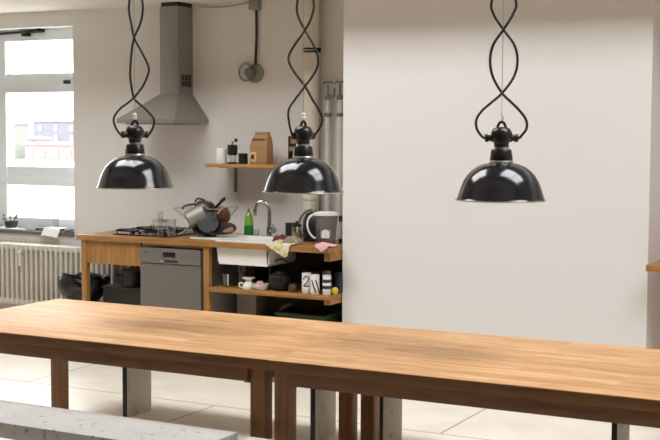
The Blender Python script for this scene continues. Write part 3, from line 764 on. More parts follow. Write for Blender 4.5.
def drape(name, path_of, width_pts, m, label, cat, th=0.004):
    rows = [[path_of(u, v) for u in width_pts] for v in [k / 14 for k in range(15)]]
    g = G(); g.sheet(rows, th)
    c = Vector(rows[0][len(width_pts) // 2])
    return tag(g.build(name, m, None, (c.x, c.y, CZ)), label, cat)
def towel_p(u, v):
    # v 0..1 : from the counter over the front edge and down
    top = 0.20
    L = 0.298 - 0.10 * abs(u - 0.88)
    s = v * L
    x = -4.80 + 0.22 * u + 0.02 * math.sin(3 * v) + v * 0.03 * (0.5 - u)
    rip = 0.006 * math.sin(u * 11 + 2 * v)
    if s < top - 0.01:
        return (x, CY + top - 0.01 - s - 0.003, CZ + 0.009 + abs(rip) + (0.012 if v < 0.3 else 0))
    d = s - (top - 0.01)
    if d < 0.02:
        a = d / 0.02 * PI / 2
        return (x, CY - 0.004 - 0.009 * math.sin(a), CZ + 0.009 * math.cos(a) + abs(rip) * math.cos(a))
    return (x, CY - 0.013 - abs(rip) * 1.2, CZ - (d - 0.02))
tw = drape('dish_towel', towel_p, [k / 12 for k in range(13)], M['towel'], 'white dish towel with yellow print hanging over the counter edge', 'towel')
def pink_p(u, v):
    L = 0.165 - 0.09 * abs(u - 0.6); top = 0.125
    s = v * L
    x = -4.40 + 0.165 * u + 0.04 * v * (0.5 - u)
    rip = 0.012 * abs(math.sin(u * 8 + 3 * v))
    if s < top: return (x, CY + top - s - 0.003, CZ + 0.007 + rip + 0.02 * math.sin(PI * v) * math.sin(PI * u))
    return (x, CY - 0.010 - rip * 0.4, CZ + 0.007 - (s - top))
drape('pink_cloth', pink_p, [k / 12 for k in range(13)], M['pinkcloth'], 'pink cleaning cloth lying over the counter edge below the water jug', 'cloth')

# round toaster / kettle behind the jug
c = Vector((-4.625, 8.56, CZ))
t = thing('electric_kettle', 'black and steel kettle behind the water jug', 'kettle', c)
G().lathe([(0, 0), (0.088, 0), (0.092, 0.012), (0.092, 0.02), (0.1, 0.09), (0.094, 0.17), (0.072, 0.212), (0.03, 0.23), (0, 0.232)], c, 32).build('kettle_body', M['black'], t)
G().lathe([(0.0, 0.225), (0.012, 0.226), (0.014, 0.242), (0, 0.246)], c, 16).build('kettle_knob', M['chrome'], t)
pts = [c + Vector((-0.085, -0.04, 0.03)), c + Vector((-0.112, -0.055, 0.08)), c + Vector((-0.108, -0.055, 0.16)), c + Vector((-0.07, -0.035, 0.225)), c + Vector((-0.02, -0.01, 0.245))]
G().tube(pts, 0.011, 10, 4).build('kettle_handle', M['steel_d'], t)
# water filter jug
c = Vector((-4.39, 8.30, CZ))
t = thing('water_filter_jug', 'smoky grey water filter jug with a white handle and lid', 'jug', c)
ex, ey = RV, DV
def oval(rx, ry, h, n=28, off=0.0):
    return [c + ex * (rx * math.cos(2 * PI * k / n) + off) + ey * ry * math.sin(2 * PI * k / n) + Vector((0, 0, h)) for k in range(n)]
def loft(rings):
    v = [p for r in rings for p in r]; n = len(rings[0]); f = []
    for i in range(len(rings) - 1):
        for k in range(n):
            f.append((i * n + k, i * n + (k + 1) % n, (i + 1) * n + (k + 1) % n, (i + 1) * n + k))
    f.append(tuple(range(n))[::-1]); f.append(tuple((len(rings) - 1) * n + k for k in range(n)))
    return v, f
v, f = loft([oval(0.068, 0.05, 0.004), oval(0.07, 0.052, 0.02), oval(0.082, 0.054, 0.14), oval(0.09, 0.055, 0.222)])
G().poly(v, f).build('jug_body', M['jug'], t)
v, f = loft([oval(0.093, 0.057, 0.222), oval(0.096, 0.058, 0.23), oval(0.094, 0.056, 0.246), oval(0.06, 0.035, 0.252)])
G().poly(v, f).build('jug_lid', M['paper'], t)
v, f = loft([oval(0.04, 0.034, 0.06), oval(0.043, 0.037, 0.066), oval(0.043, 0.037, 0.115), oval(0.02, 0.02, 0.14)])
G().poly(v, f).build('filter_cartridge', M['paper'], t)
v, f = loft([oval(0.06, 0.042, 0.12), oval(0.076, 0.048, 0.215)])
G().poly(v, f).build('funnel', M['greybox'], t)
fp = [(-0.03, 0.055), (0.03, 0.055), (0.03, 0.105), (0.0, 0.122), (-0.03, 0.105)]
vv = [c + ex * (u - 0.004) - ey * (0.0545 - 0.35 * abs(u) ** 1.5) + Vector((0, 0, h)) for u, h in fp] + [c + ex * (u - 0.004) - ey * 0.046 + Vector((0, 0, h)) for u, h in fp]
G().poly(vv, [(0, 1, 2, 3, 4), (5, 6, 7, 8, 9)] + [(k, (k + 1) % 5, 5 + (k + 1) % 5, 5 + k) for k in range(5)]).build('filter_window', M['paper'], t, smooth=False)
pts = [c - ex * 0.085 + Vector((0, 0, 0.235)), c - ex * 0.125 + Vector((0, 0, 0.21)), c - ex * 0.142 + Vector((0, 0, 0.16)), c - ex * 0.13 + Vector((0, 0, 0.10)), c - ex * 0.10 + Vector((0, 0, 0.06)), c - ex * 0.078 + Vector((0, 0, 0.05))]
G().tube(pts, 0.008, 10, 4).build('jug_handle', M['paper'], t)
c = Vector((-4.335, 8.59, CZ))
t = thing('coffee_maker', 'dark coffee maker in the counter corner behind the jug', 'coffee maker', c)
G().box(c.x - 0.06, c.x + 0.06, c.y - 0.08, c.y + 0.1, CZ, CZ + 0.03, 0.006).build('maker_base', M['black'], t)
G().box(c.x - 0.055, c.x + 0.055, c.y + 0.03, c.y + 0.1, CZ + 0.03, CZ + 0.2, 0.006).build('water_tank', M['black'], t)
G().box(c.x - 0.06, c.x + 0.06, c.y - 0.08, c.y + 0.1, CZ + 0.16, CZ + 0.21, 0.01).build('filter_holder', M['blackiron'], t)
G().lathe([(0, 0), (0.045, 0), (0.05, 0.05), (0.035, 0.11), (0.032, 0.11), (0.046, 0.05), (0, 0.004)], c + Vector((0, -0.025, 0.03)), 20).build('coffee_pot', M['smoke'], t)

# ------------------------------------------------------------------ lower shelf
SZ = 0.587
def mug(c, r, h, m, label, grp, handle=0, band=None, name='mug', two=False):
    c = Vector(c)
    t = thing(name, label, 'mug', c, grp)
    G().lathe([(0, 0), (r * 0.86, 0), (r * 0.94, 0.006), (r, h * 0.3), (r * 0.96, h), (r * 0.86, h), (r * 0.88, 0.01), (0, 0.01)], c, 24).build('mug_body', M[m], t)
    d = RV * math.cos(handle) + DV * math.sin(handle)
    G().tube([c + d * r * 0.95 + Vector((0, 0, h * 0.8)), c + d * (r + 0.024) + Vector((0, 0, h * 0.72)), c + d * (r + 0.026) + Vector((0, 0, h * 0.42)), c + d * r * 0.95 + Vector((0, 0, h * 0.22))], 0.006, 8, 4).build('mug_handle', M[m], t)
    if band:
        band(t, c, r, h)
    return t
def digit_two(t, c, r, h):
    # the black figure 2 printed on the wall of the mug, facing the room
    pts = [(-0.022, 0.70), (-0.018, 0.80), (-0.004, 0.86), (0.012, 0.82), (0.016, 0.72), (0.008, 0.60), (-0.008, 0.48), (-0.022, 0.38), (-0.004, 0.38), (0.02, 0.38)]
    g = G()
    P3 = []
    for u, k in pts:
        a = u / r
        P3.append(c + RV * (math.sin(a) * (r + 0.0005)) - DV * (math.cos(a) * (r + 0.0005)) + Vector((0, 0, k * h)))
    g.tube(P3, 0.0042, 6, 3); g.build('printed_figure', M['black'], t)
def stripes(t, c, r, h):
    for k in (0.3, 0.62):
        g = G(); g.lathe([(r * 1.0, h * k), (r * 1.012, h * (k + 0.01)), (r * 1.012, h * (k + 0.16)), (r * 0.99, h * (k + 0.17))], c, 24); g.build('glaze_band', M['navy'], t)
def slash(t, c, r, h):
    g = G()
    for s in (-1, 0.2):
        P3 = []
        for q in range(5):
            a = s * 0.7 + q * 0.22
            P3.append(c + RV * (math.sin(a) * (r + 0.0005)) - DV * (math.cos(a) * (r + 0.0005)) + Vector((0, 0, h * (0.75 - q * 0.16))))
        g.tube(P3, 0.005, 6, 2)
    g.build('printed_mark', M['navy'], t)

glass_vessel('drinking_glass', (-5.19, 8.42, SZ), 0.03, 0.032, 0.14, 'plain drinking glass at the left back of the lower shelf', 'glass', 'glasses on the lower shelf')
glass_vessel('drinking_glass', (-5.215, 8.20, SZ), 0.034, 0.038, 0.10, 'clear tumbler with a white printed row at the left of the lower shelf', 'glass', 'glasses on the lower shelf')
o = bpy.data.objects[[x.name for x in C.objects if x.name.startswith('drinking_glass')][-1]]
g = G()
for k in range(5):
    a = 0.35
    p = Vector((-5.215, 8.20, SZ + 0.015 + k * 0.018)) + RV * (math.sin(a) * 0.037) - DV * (math.cos(a) * 0.037)
    g.box(p.x - 0.008, p.x + 0.008, p.y - 0.003, p.y + 0.003, p.z, p.z + 0.010, 0.002)
g.build('printed_row', M['paper'], o)
glass_vessel('drinking_glass', (-5.14, 8.30, SZ), 0.03, 0.034, 0.105, 'clear tumbler standing behind the white cream jug', 'glass', 'glasses on the lower shelf')

c = Vector((-4.990, 8.16, SZ))
t = thing('coffee_dripper', 'white porcelain coffee dripper with a flared saucer top on the lower shelf', 'dripper', c)
G().lathe([(0, 0), (0.044, 0), (0.048, 0.012), (0.046, 0.03), (0.03, 0.055), (0.022, 0.066), (0.03, 0.074), (0.05, 0.083), (0.052, 0.088), (0.04, 0.086), (0, 0.08)], c, 28).build('dripper_body', M['porcelain'], t)
G().tube([c - RV * 0.042 + Vector((0, 0, 0.045)), c - RV * 0.068 + Vector((0, 0, 0.045)), c - RV * 0.07 + Vector((0, 0, 0.02)), c - RV * 0.046 + Vector((0, 0, 0.01))], 0.006, 8, 4).build('dripper_handle', M['porcelain'], t)
c = Vector((-4.890, 8.17, SZ))
t = thing('serving_bowl', 'white bowl holding something pink on the lower shelf', 'bowl', c)
G().lathe([(0, 0), (0.046, 0), (0.06, 0.018), (0.067, 0.045), (0.063, 0.045), (0.054, 0.02), (0, 0.006)], c, 28).build('bowl_body', M['porcelain'], t)
lump('pink_sponge', (-4.890, 8.17, SZ + 0.02), 0.038, 0.036, 0.045, M['pinkglaze'], 'pink sponge lying in the white bowl on the lower shelf', 'sponge', 9)
c = Vector((-4.745, 8.23, SZ))
t = thing('teapot', 'round black cast iron teapot with an arched handle on the lower shelf', 'teapot', c)
G().lathe([(0, 0), (0.06, 0), (0.085, 0.022), (0.097, 0.065), (0.088, 0.108), (0.06, 0.13), (0, 0.135)], c, 32).build('teapot_body', M['blackiron'], t)
G().lathe([(0, 0.13), (0.05, 0.13), (0.045, 0.14), (0.012, 0.146), (0.013, 0.158), (0, 0.162)], c, 24).build('lid', M['blackiron'], t)
G().tube([c + RV * -0.082 + Vector((0, 0, 0.10)), c + RV * -0.08 + Vector((0, 0, 0.17)), c + RV * -0.045 + Vector((0, 0, 0.22)), c + RV * 0.01 + Vector((0, 0, 0.235)), c + RV * 0.055 + Vector((0, 0, 0.21)), c + RV * 0.08 + Vector((0, 0, 0.16)), c + RV * 0.082 + Vector((0, 0, 0.10))], 0.006, 8, 4).build('handle', M['blackiron'], t)
G().tube([c - DV * 0.07 + Vector((0, 0, 0.06)), c - DV * 0.105 + RV * 0.01 + Vector((0, 0, 0.085)), c - DV * 0.118 + RV * 0.012 + Vector((0, 0, 0.105))], 0.013, 10, 3).build('spout', M['blackiron'], t)
c = Vector((-4.605, 8.17, SZ))
t = thing('sugar_pot', 'small brown pot between the black teapot and the white mugs', 'pot', c)
G().lathe([(0, 0), (0.028, 0), (0.033, 0.015), (0.032, 0.05), (0.026, 0.06), (0, 0.06)], c, 24).build('pot_body', M['brownjar'], t)
G().lathe([(0, 0.06), (0.03, 0.06), (0.03, 0.068), (0, 0.07)], c, 24).build('pot_lid', M['black'], t)
c = Vector((-4.560, 8.44, SZ))
t = thing('cooking_pot', 'black lidded cooking pot at the back of the lower shelf', 'pot', c)
G().lathe([(0, 0), (0.09, 0), (0.096, 0.012), (0.096, 0.13), (0.09, 0.13), (0, 0.128)], c, 28).build('pot_body', M['blackiron'], t)
G().lathe([(0, 0.13), (0.098, 0.13), (0.09, 0.145), (0.015, 0.17), (0.015, 0.185), (0, 0.187)], c, 28).build('pot_lid', M['black'], t)
G().tube([c - RV * 0.095 + Vector((0, 0, 0.10)), c - RV * 0.13 + Vector((0, 0, 0.105)), c - RV * 0.13 + DV * -0.03 + Vector((0, 0, 0.105)), c - RV * 0.09 - DV * 0.035 + Vector((0, 0, 0.10))], 0.006, 8, 3).build('handle', M['black'], t)
mgrp = 'mugs on the lower shelf'
mug((-4.475, 8.15, SZ), 0.036, 0.155, 'porcelain', 'tall white mug with a black figure 2', mgrp, 1.3, digit_two)
mug((-4.398, 8.14, SZ), 0.036, 0.148, 'porcelain', 'tall white mug with slanting navy strokes', mgrp, 1.2, slash)
mug((-4.368, 8.27, SZ), 0.034, 0.165, 'greymug', 'grey mug standing behind the white and the striped mug', mgrp, 1.2)
mug((-4.313, 8.17, SZ), 0.033, 0.145, 'porcelain', 'white mug with broad navy bands', mgrp, 1.4, stripes)
mug((-4.278, 8.30, SZ), 0.033, 0.155, 'navy', 'navy mug at the right end of the lower shelf', mgrp, 2.8)
tag(G().lathe([(0, 0), (0.016, 0.003), (0.026, 0.02), (0.026, 0.035), (0.016, 0.052), (0, 0.056)], (-4.261, 8.20, SZ), 20).build('lemon', M['yellow'], None, (-4.261, 8.20, SZ)), 'yellow lemon at the right end of the lower shelf', 'lemon')

# ------------------------------------------------------------------ below the counters
c = Vector((-6.74, 8.34, 0))
t = thing('waste_bin', 'round bin lined with a black bag between radiator and counter', 'bin', c)
G().lathe([(0, 0), (0.10, 0), (0.14, 0.46), (0.135, 0.46), (0.096, 0.01), (0, 0.01)], c, 32).build('bin_body', M['darkgreen'], t)
b = []
for j, (r, z) in enumerate([(0.132, 0.37), (0.17, 0.41), (0.20, 0.47), (0.205, 0.54), (0.188, 0.575), (0.165, 0.56), (0.145, 0.47)]):
    b.append([c + Vector(((r + 0.008 * math.sin(7 * a + j) + 0.006 * math.sin(13 * a + 2 * j)) * math.cos(a) * 1.08, (r + 0.008 * math.sin(7 * a + j)) * math.sin(a), z + 0.01 * math.sin(5 * a + j))) for a in [2 * PI * k / 48 for k in range(48)]])
v = [p for r in b for p in r]; f = []
for i in range(len(b) - 1):
    for k in range(48): f.append((i * 48 + k, i * 48 + (k + 1) % 48, (i + 1) * 48 + (k + 1) % 48, (i + 1) * 48 + k))
G().poly(v, f).build('bin_liner', M['liner'], t, angle=1.5)

c = Vector((-6.325, 8.42, 0))
t = thing('storage_crate', 'dark green crate on the floor under the left counter', 'crate', c)
g = G(); x0, x1, y0, y1, z1 = c.x - 0.15, c.x + 0.27, c.y - 0.15, c.y + 0.15, 0.49
g.box(x0, x1, y0, y1, 0, 0.02); g.box(x0, x1, y0, y0 + 0.015, 0.02, z1); g.box(x0, x1, y1 - 0.015, y1, 0.02, z1); g.box(x0, x0 + 0.015, y0 + 0.015, y1 - 0.015, 0.02, z1); g.box(x1 - 0.015, x1, y0 + 0.015, y1 - 0.015, 0.02, z1)
g.build('crate_body', M['darkgreen'], t, smooth=False)
G().box(x0 - 0.01, x1 + 0.01, y0 - 0.01, y1 + 0.01, z1, z1 + 0.02, 0.004).build('crate_lid', M['darkgreen'], t)
c = Vector((-6.245, 8.36, 0.51))
t = thing('stock_pot', 'black stock pot standing on the crate under the counter', 'pot', c)
G().lathe([(0, 0), (0.085, 0), (0.092, 0.012), (0.094, 0.12), (0.098, 0.125), (0.09, 0.125), (0, 0.122)], c, 28).build('pot_body', M['blackiron'], t)
G().lathe([(0, 0.125), (0.096, 0.125), (0.085, 0.14), (0.016, 0.152), (0.016, 0.168), (0, 0.17)], c, 28).build('pot_lid', M['steel_d'], t)
G().tube([c - RV * 0.09 + Vector((0, 0, 0.09)), c - RV * 0.125 + Vector((0, 0, 0.095)), c - RV * 0.125 - DV * 0.03 + Vector((0, 0, 0.095)), c - RV * 0.085 - DV * 0.03 + Vector((0, 0, 0.09))], 0.007, 8, 3).build('handle', M['black'], t)

c = Vector((-5.20, 8.57, 0))
t = thing('cardboard_box', 'tall pale box on the floor below the sink', 'box', c)
G().box(c.x - 0.09, c.x + 0.09, c.y - 0.1, c.y + 0.1, 0, 0.50, 0.003).build('box_body', M['greybin'], t)
G().box(c.x - 0.092, c.x + 0.092, c.y - 0.102, c.y + 0.102, 0.46, 0.505, 0.003).build('box_lid', M['greybin'], t)
c = Vector((-4.55, 8.36, 0))
t = thing('bottle_crate', 'dark green crate on the floor below the mugs', 'crate', c)
g = G(); x0, x1, y0, y1, z1 = c.x - 0.21, c.x + 0.21, c.y - 0.16, c.y + 0.16, 0.41
g.box(x0, x1, y0, y1, 0, 0.02); g.box(x0, x1, y0, y0 + 0.015, 0.02, z1); g.box(x0, x1, y1 - 0.015, y1, 0.02, z1); g.box(x0, x0 + 0.015, y0 + 0.015, y1 - 0.015, 0.02, z1); g.box(x1 - 0.015, x1, y0 + 0.015, y1 - 0.015, 0.02, z1)
g.build('crate_body', M['greencrate'], t, smooth=False)
G().tube([(x0 - 0.004, y0 - 0.004, z1), (x1 + 0.004, y0 - 0.004, z1), (x1 + 0.004, y1 + 0.004, z1), (x0 - 0.004, y1 + 0.004, z1)], 0.012, 8, closed=True).build('crate_rim', M['greencrate'], t)
c = Vector((-4.93, 8.50, 0))
t = thing('vacuum_cleaner', 'dark canister with a hose on the floor under the sink unit', 'vacuum cleaner', c)
G().lathe([(0, 0.0), (0.12, 0.0), (0.14, 0.04), (0.14, 0.28), (0.11, 0.34), (0, 0.36)], c, 28).build('canister', M['black'], t)
G().tube([c + Vector((0.05, -0.05, 0.33)), c + Vector((0.1, -0.1, 0.42)), c + Vector((0.2, -0.12, 0.46)), c + Vector((0.29, -0.1, 0.43))], 0.02, 10, 4).build('hose', M['rubber'], t)

# ------------------------------------------------------------------ wall shelf
c = Vector((-5.32, 8.7, 1.5))
t = thing('wall_shelf', 'small wooden wall shelf holding a coffee grinder', 'shelf', c)
G().box(-5.645, -4.99, 8.55, YB, 1.505, 1.532, 0.003).build('shelf_board', M['shelfwood'], t)
for a in (-5.555, -5.075):
    g = G(); g.box(a - 0.012, a + 0.012, 8.865, YB, 1.29, 1.505, 0.002); g.box(a - 0.012, a + 0.012, 8.64, YB, 1.497, 1.505, 0.002)
    g.build('bracket', M['steel_d'], t)
SH = 1.532
c = Vector((-5.578, 8.70, SH))
t = thing('white_canister', 'plain white canister at the left end of the wall shelf', 'canister', c)
G().lathe([(0, 0), (0.042, 0), (0.044, 0.004), (0.044, 0.118), (0.041, 0.124), (0.038, 0.118), (0.038, 0.01), (0, 0.01)], c, 28).build('canister_body', M['porcelain'], t)
c = Vector((-5.462, 8.68, SH))
t = thing('coffee_grinder', 'black hand coffee grinder with crank on the wall shelf', 'coffee grinder', c)
G().lathe([(0, 0), (0.045, 0), (0.047, 0.006), (0.04, 0.014), (0, 0.014)], c, 24).build('grinder_base', M['black'], t)
G().lathe([(0, 0.014), (0.034, 0.014), (0.036, 0.07), (0.032, 0.07), (0.03, 0.018), (0, 0.018)], c, 24).build('glass_cup', M['glass'], t)
G().lathe([(0, 0.07), (0.034, 0.07), (0.042, 0.085), (0.043, 0.15), (0.036, 0.156), (0, 0.158)], c, 24).build('hopper', M['black'], t)
G().lathe([(0, 0.156), (0.008, 0.156), (0.007, 0.18), (0, 0.182)], c, 12).build('spindle', M['chrome'], t)
G().tube([c + Vector((0, 0, 0.178)), c + RV * 0.028 + Vector((0, 0, 0.185))], 0.004, 6).build('crank', M['chrome'], t)
G().lathe([(0, 0), (0.011, 0.004), (0.014, 0.016), (0.01, 0.028), (0, 0.03)], c + RV * 0.03 + Vector((0, 0, 0.178)), 16).build('crank_knob', M['black'], t)
c = Vector((-5.372, 8.70, SH))
t = thing('black_tin', 'short black tin beside the coffee grinder', 'tin', c)
G().lathe([(0, 0), (0.038, 0), (0.038, 0.068), (0, 0.068)], c, 24).build('tin_body', M['black'], t)
G().lathe([(0, 0.066), (0.0395, 0.066), (0.0395, 0.084), (0.036, 0.087), (0, 0.087)], c, 24).build('tin_lid', M['blackiron'], t)
# coffee bag
c = Vector((-5.185, 8.68, SH))
t = thing('coffee_bag', 'brown kraft paper coffee bag with a folded top on the wall shelf', 'bag', c)
def ring(hw, hd, z, sh=0.0):
    pts = []
    for (a, b_) in ((-1, -1), (0, -1.06), (1, -1), (1.03, 0), (1, 1), (0, 1.06), (-1, 1), (-1.03, 0)):
        pts.append(c + Vector((a * hw + sh, b_ * hd, z)))
    return pts
v, f = loft([ring(0.076, 0.050, 0), ring(0.080, 0.052, 0.02), ring(0.080, 0.050, 0.15), ring(0.068, 0.034, 0.215, 0.008), ring(0.060, 0.012, 0.245, 0.012)])
G().poly(v, f).build('bag_body', M['kraft'], t, smooth=False)
G().box(c.x - 0.05, c.x + 0.074, c.y - 0.02, c.y + 0.016, SH + 0.238, SH + 0.262, 0.005).build('bag_fold', M['kraft'], t)
lb = G().box(c.x - 0.076, c.x - 0.018, c.y - 0.0555, c.y - 0.05, SH + 0.02, SH + 0.10, 0.001).build('bag_label', M['kraftlabel'], t)
g = G(); g.cyl((c.x - 0.047, c.y - 0.0558, SH + 0.068), 0.013, 0.002, 16, (0, -1, 0)); g.box(c.x - 0.066, c.x - 0.05, c.y - 0.0575, c.y - 0.055, SH + 0.044, SH + 0.066); g.box(c.x - 0.045, c.x - 0.034, c.y - 0.0575, c.y - 0.055, SH + 0.040, SH + 0.056)
g.build('printed_motif', M['kraftdark'], lb)
G().box(c.x - 0.06, c.x + 0.06, c.y - 0.046, c.y - 0.040, SH + 0.196, SH + 0.204, 0.001).build('closing_strip', M['kraftdark'], t)

# dark little picture beside the pipes
t = thing('wall_picture', 'small dark picture with tan shapes beside the cream pipe', 'picture', (-4.99, YB - 0.01, 1.58))
pf = G().box(-5.04, -4.945, YB - 0.02, YB, 1.575, 1.76, 0.002).build('picture_board', M['black'], t)
for a, b_, zc, zd in ((-5.015, -4.965, 1.70, 1.742), (-5.03, -4.99, 1.64, 1.675), (-4.99, -4.955, 1.59, 1.63)):
    G().box(a, b_, YB - 0.0225, YB - 0.0195, zc, zd).build('tan_shape', M['tan'], pf, smooth=False)

# ------------------------------------------------------------------ pipes, box, socket on the kitchen wall
t = thing('waste_pipe', 'thick cream painted pipe running up the kitchen wall', 'pipe', (-4.795, 8.80, 0))
G().cyl((-4.795, 8.80, 0), 0.066, ZK, 32).build('pipe_body', M['pipe'], t)
for z in (2.68, 1.25):
    G().lathe([(0.066, 0), (0.071, 0.004), (0.071, 0.03), (0.066, 0.034)], (-4.795, 8.80, z), 32).build('pipe_joint', M['pipe'], t)
g = G(); g.lathe([(0.067, 0), (0.070, 0), (0.070, 0.014), (0.067, 0.014)], (-4.795, 8.80, 2.425), 32); g.lathe([(0.067, 0), (0.070, 0), (0.070, 0.014), (0.067, 0.014)], (-4.795, 8.80, 2.448), 32); g.box(-4.74, -4.70, 8.75, 8.79, 2.427, 2.462, 0.004)
g.build('pipe_clamp', M['blackiron'], t)
for k, (px_, lab) in enumerate(((-4.653, 'thin white water pipe with a tap handle, next to the thick pipe'), (-4.545, 'thin white water pipe with a tap handle, next to the partition'))):
    t = thing('water_pipe', lab, 'pipe', (px_, 8.82, CZ), 'thin water pipes beside the partition')
    G().tube([(px_, 8.82, 0), (px_, 8.82, 2.06)], 0.0215, 14).build('pipe_body', M['pipe2'], t)
    G().lathe([(0.02, 0), (0.031, 0.003), (0.031, 0.014), (0.036, 0.018), (0.036, 0.03), (0.02, 0.033)], (px_, 8.82, 1.915), 20).build('pipe_joint', M['valve'], t)
    vv = G(); vv.lathe([(0, 0), (0.024, 0), (0.026, 0.012), (0.026, 0.03), (0.014, 0.04), (0.009, 0.05), (0.009, 0.13), (0, 0.13)], (px_, 8.82, 2.05), 18)
    vv.tube([(px_, 8.82, 2.085), (px_ + 0.05, 8.82, 2.075), (px_ + 0.056, 8.82, 2.11), (px_ + 0.05, 8.84, 2.14)], 0.011, 10, 3)
    vv.build('valve_body', M['valve'], t)
    hv = G(); hv.tube([(px_ - 0.042, 8.82, 2.175), (px_ - 0.036, 8.82, 2.192), (px_ + 0.036, 8.82, 2.192), (px_ + 0.042, 8.82, 2.175)], 0.008, 8)
    hv.build('valve_handle', M['valve'], t)

t = thing('junction_box', 'grey junction box high on the kitchen wall with cords', 'junction box', (-5.33, YB - 0.03, 2.79))
G().box(-5.395, -5.305, YB - 0.06, YB, 2.79, ZK - 0.002, 0.006).build('box_body', M['greybox'], t)
G().tube([(-5.343, YB - 0.02, 2.80), (-5.340, YB - 0.02, 2.6), (-5.348, YB - 0.025, 2.35)], 0.011, 8, 4).build('cord', M['darkgreen'], t)
G().tube([(-5.91, YB - 0.006, 2.842), (-5.75, YB - 0.006, 2.832), (-5.62, YB - 0.006, 2.834), (-5.48, YB - 0.006, 2.848), (-5.38, YB - 0.006, 2.862)], 0.0035, 6, 4).build('cord', M['greybox'], t)
t = thing('wall_socket', 'round wall socket with plug under the grey junction box', 'socket', (-5.37, YB, 2.28))
pl = G(); pl.lathe([(0, 0), (0.078, 0), (0.078, 0.02), (0.066, 0.026), (0.06, 0.012), (0, 0.012)], (-5.36, YB, 2.275), 32, (0, -1, 0)); pl.build('socket_plate', M['greybox'], t)
pr = G(); pr.tube([Vector((-5.44, YB - 0.03, 2.285)) + Vector((math.cos(a) * 0.062, 0, math.sin(a) * 0.070)) for a in [2 * PI * k / 28 for k in range(28)]], 0.008, 8, closed=True)
pr.build('socket_cover_ring', M['greybox'], t)
G().cyl((-5.39, YB - 0.004, 2.283), 0.045, 0.07, 24, (0, -1, 0), 0.036).build('plug', M['valve'], t)

# ------------------------------------------------------------------ radiator
t = thing('radiator', 'cream ribbed column radiator under the window', 'radiator', (-7.9, 8.75, 0.1))
n = 36; x1 = -6.66
for k in range(n):
    x = x1 - (k + 0.5) * 0.057
    g = G()
    for y in (8.69, 8.81):
        g.box(x - 0.0145, x + 0.0145, y - 0.025, y + 0.025, 0.245, 0.735, 0.011)
    g.box(x - 0.0275, x + 0.0275, 8.665, 8.835, 0.21, 0.265, 0.012); g.box(x - 0.0275, x + 0.0275, 8.665, 8.835, 0.715, 0.765, 0.012)
    g.build('radiator_section', M['radiator'], t)
for x in (x1 - 0.3, x1 - n * 0.057 + 0.3):
    G().box(x - 0.015, x + 0.015, 8.70, 8.82, 0, 0.22, 0.003).build('foot', M['radiator'], t)
v = G(); v.cyl((-7.71, 8.66, 0.70), 0.02, 0.03, 16, (0, -1, 0)); v.tube([(-7.71, 8.64, 0.70), (-7.705, 8.64, 0.60)], 0.010, 8); v.cyl((-7.705, 8.64, 0.575), 0.016, 0.03)
v.build('heat_meter', M['trim'], t)

# ------------------------------------------------------------------ window sill things
SILL = 0.872
c = Vector((-8.085, 8.955, SILL + 0.012))
tr = G().box(-8.22, -7.86, 8.875, 9.035, SILL, SILL + 0.012, 0.004)
tag(tr.build('plant_tray', M['paper'], None, (-8.04, 8.955, SILL)), 'flat pale tray under the potted plant on the window sill', 'tray')
t = thing('potted_plant', 'small plant in a black pot on the window sill', 'plant', c)
G().lathe([(0, 0), (0.05, 0), (0.066, 0.06), (0.06, 0.06), (0.046, 0.01), (0, 0.01)], c, 24).build('pot', M['terracotta'], t)
G().lathe([(0, 0.045), (0.058, 0.048), (0, 0.055)], c, 20).build('soil', M['soil'], t)
rnd = random.Random(3); g = G()
for k in range(9):
    a = rnd.uniform(0, 6.28); l = rnd.uniform(0.03, 0.075)
    p = c + Vector((0.03 * math.cos(a), 0.03 * math.sin(a), 0.048)); q = p + Vector((0.035 * math.cos(a), 0.03 * math.sin(a), l))
    g.tube([p, (p + q) / 2 + Vector((0, 0, 0.01)), q], 0.0022, 5, 2)
    g.lathe([(0, -0.018), (0.009, -0.006), (0.011, 0.004), (0, 0.02)], q, 8, (math.cos(a), math.sin(a), 0.9))
g.build('foliage', M['leaf'], t)
for k, (xa, xb, y0, y1, h, m_, lab) in enumerate(((-7.95, -7.74, 8.90, 9.02, 0.026, 'darkbook', 'dark notebook lying on the window sill right of the plant'), (-7.72, -7.50, 8.91, 9.02, 0.030, 'black', 'dark flat case on the window sill behind the papers'))):
    t = thing('notebook' if k == 0 else 'flat_case', lab, 'notebook' if k == 0 else 'case', ((xa + xb) / 2, (y0 + y1) / 2, SILL))
    G().box(xa, xb, y0, y1, SILL, SILL + h, 0.004).build('cover', M[m_], t)
    G().box(xa + 0.004, xb - 0.004, y0 - 0.001, y1 - 0.004, SILL + 0.005, SILL + h - 0.005).build('page_block', M['greybox'] if k else M['paper'], t)
glass_vessel('sill_glass', (-7.585, 9.0, SILL + 0.03), 0.026, 0.028, 0.085, 'small clear glass standing on the dark case at the window', 'glass')
def papers_p(u, v):
    x = -7.63 + 0.19 * u + 0.02 * v
    y = 8.97 - 0.16 * v
    z = SILL + 0.034 + 0.012 * math.sin(4 * u) * v - 0.075 * max(0, v - 0.62) / 0.38 + 0.004 * math.sin(9 * u)
    if y > 8.86: z = max(z, SILL + 0.035)
    return (x, y, z)
rows = [[papers_p(k / 8, j / 10) for k in range(9)] for j in range(11)]
tag(G().sheet(rows, 0.004).build('paper_sheets', M['paper'], None, (-7.53, 8.92, SILL + 0.03)), 'loose white papers drooping over the sill edge', 'paper')
def bag_p(u, v):
    return (-7.42 + 0.13 * u, 8.99 - 0.11 * v, SILL + 0.006 + 0.05 * u * (1 - 0.4 * v) + 0.006 * math.sin(8 * v))
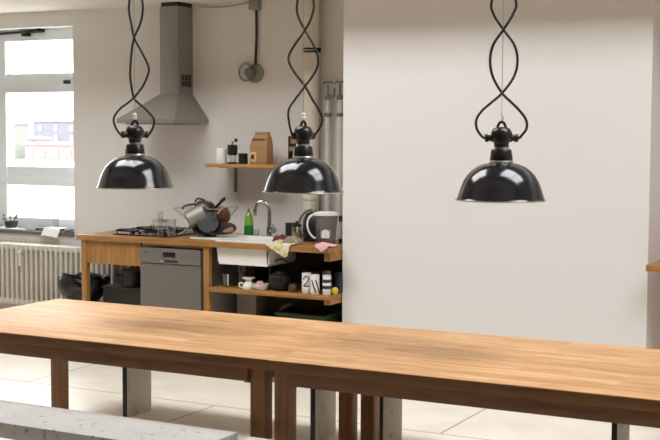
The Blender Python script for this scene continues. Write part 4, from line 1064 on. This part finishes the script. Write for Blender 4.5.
tag(G().sheet([[bag_p(k / 8, j / 8) for k in range(9)] for j in range(9)], 0.004).build('open_envelope', M['paper'], None, (-7.36, 8.93, SILL)), 'white envelope propped at the right corner of the window sill', 'envelope')

# ------------------------------------------------------------------ worktop on the far right
t = thing('side_worktop', 'wooden worktop end jutting out right of the white partition', 'worktop', (-1.0, 8.45, 0.9))
G().box(PX1 + 0.036, 1.2, CY + 0.01, YB - 0.002, 0.903, CZ, 0.006).build('worktop', M['beech'], t)
for xx in (-0.6, 1.1):
    G().box(xx, xx + 0.055, CY + 0.05, CY + 0.105, 0, 0.903, 0.003).build('leg', M['beech_v'], t)

# ------------------------------------------------------------------ daylight
w = bpy.data.worlds.new('overcast_sky'); bpy.context.scene.world = w
w.use_nodes = True
bg = w.node_tree.nodes['Background']
bg.inputs['Color'].default_value = (1.0, 0.985, 1.0, 1); bg.inputs['Strength'].default_value = 11.5

# ------------------------------------------------------------------ camera
cam = bpy.data.cameras.new('camera'); co = bpy.data.objects.new('camera', cam); C.objects.link(co)
F, PITCH, ROLL = 1246.86, 0.0719225, -0.0042622
cam.sensor_width = 36.0; cam.sensor_fit = 'HORIZONTAL'; cam.lens = 36.0 * F / 660.0
fwd = Vector((-math.sin(YAW) * math.cos(PITCH), math.cos(YAW) * math.cos(PITCH), -math.sin(PITCH)))
r0 = Vector((math.cos(YAW), math.sin(YAW), 0)); d0 = fwd.cross(r0)
rr = r0 * math.cos(ROLL) + d0 * math.sin(ROLL); dd = d0 * math.cos(ROLL) - r0 * math.sin(ROLL)
mt = Matrix((rr, -dd, -fwd)).transposed().to_4x4(); mt.translation = Vector((0, 0, 1.81))
co.matrix_world = mt
cam.clip_end = 500
sc = bpy.context.scene
sc.camera = co
sc.view_settings.view_transform = 'Standard'; sc.view_settings.look = 'None'
sc.view_settings.exposure = 0.0; sc.view_settings.gamma = 1.0; sc.view_settings.use_curve_mapping = False
sc.cycles.max_bounces = 10; sc.cycles.diffuse_bounces = 6; sc.cycles.transparent_max_bounces = 16
sc.cycles.use_denoising = True
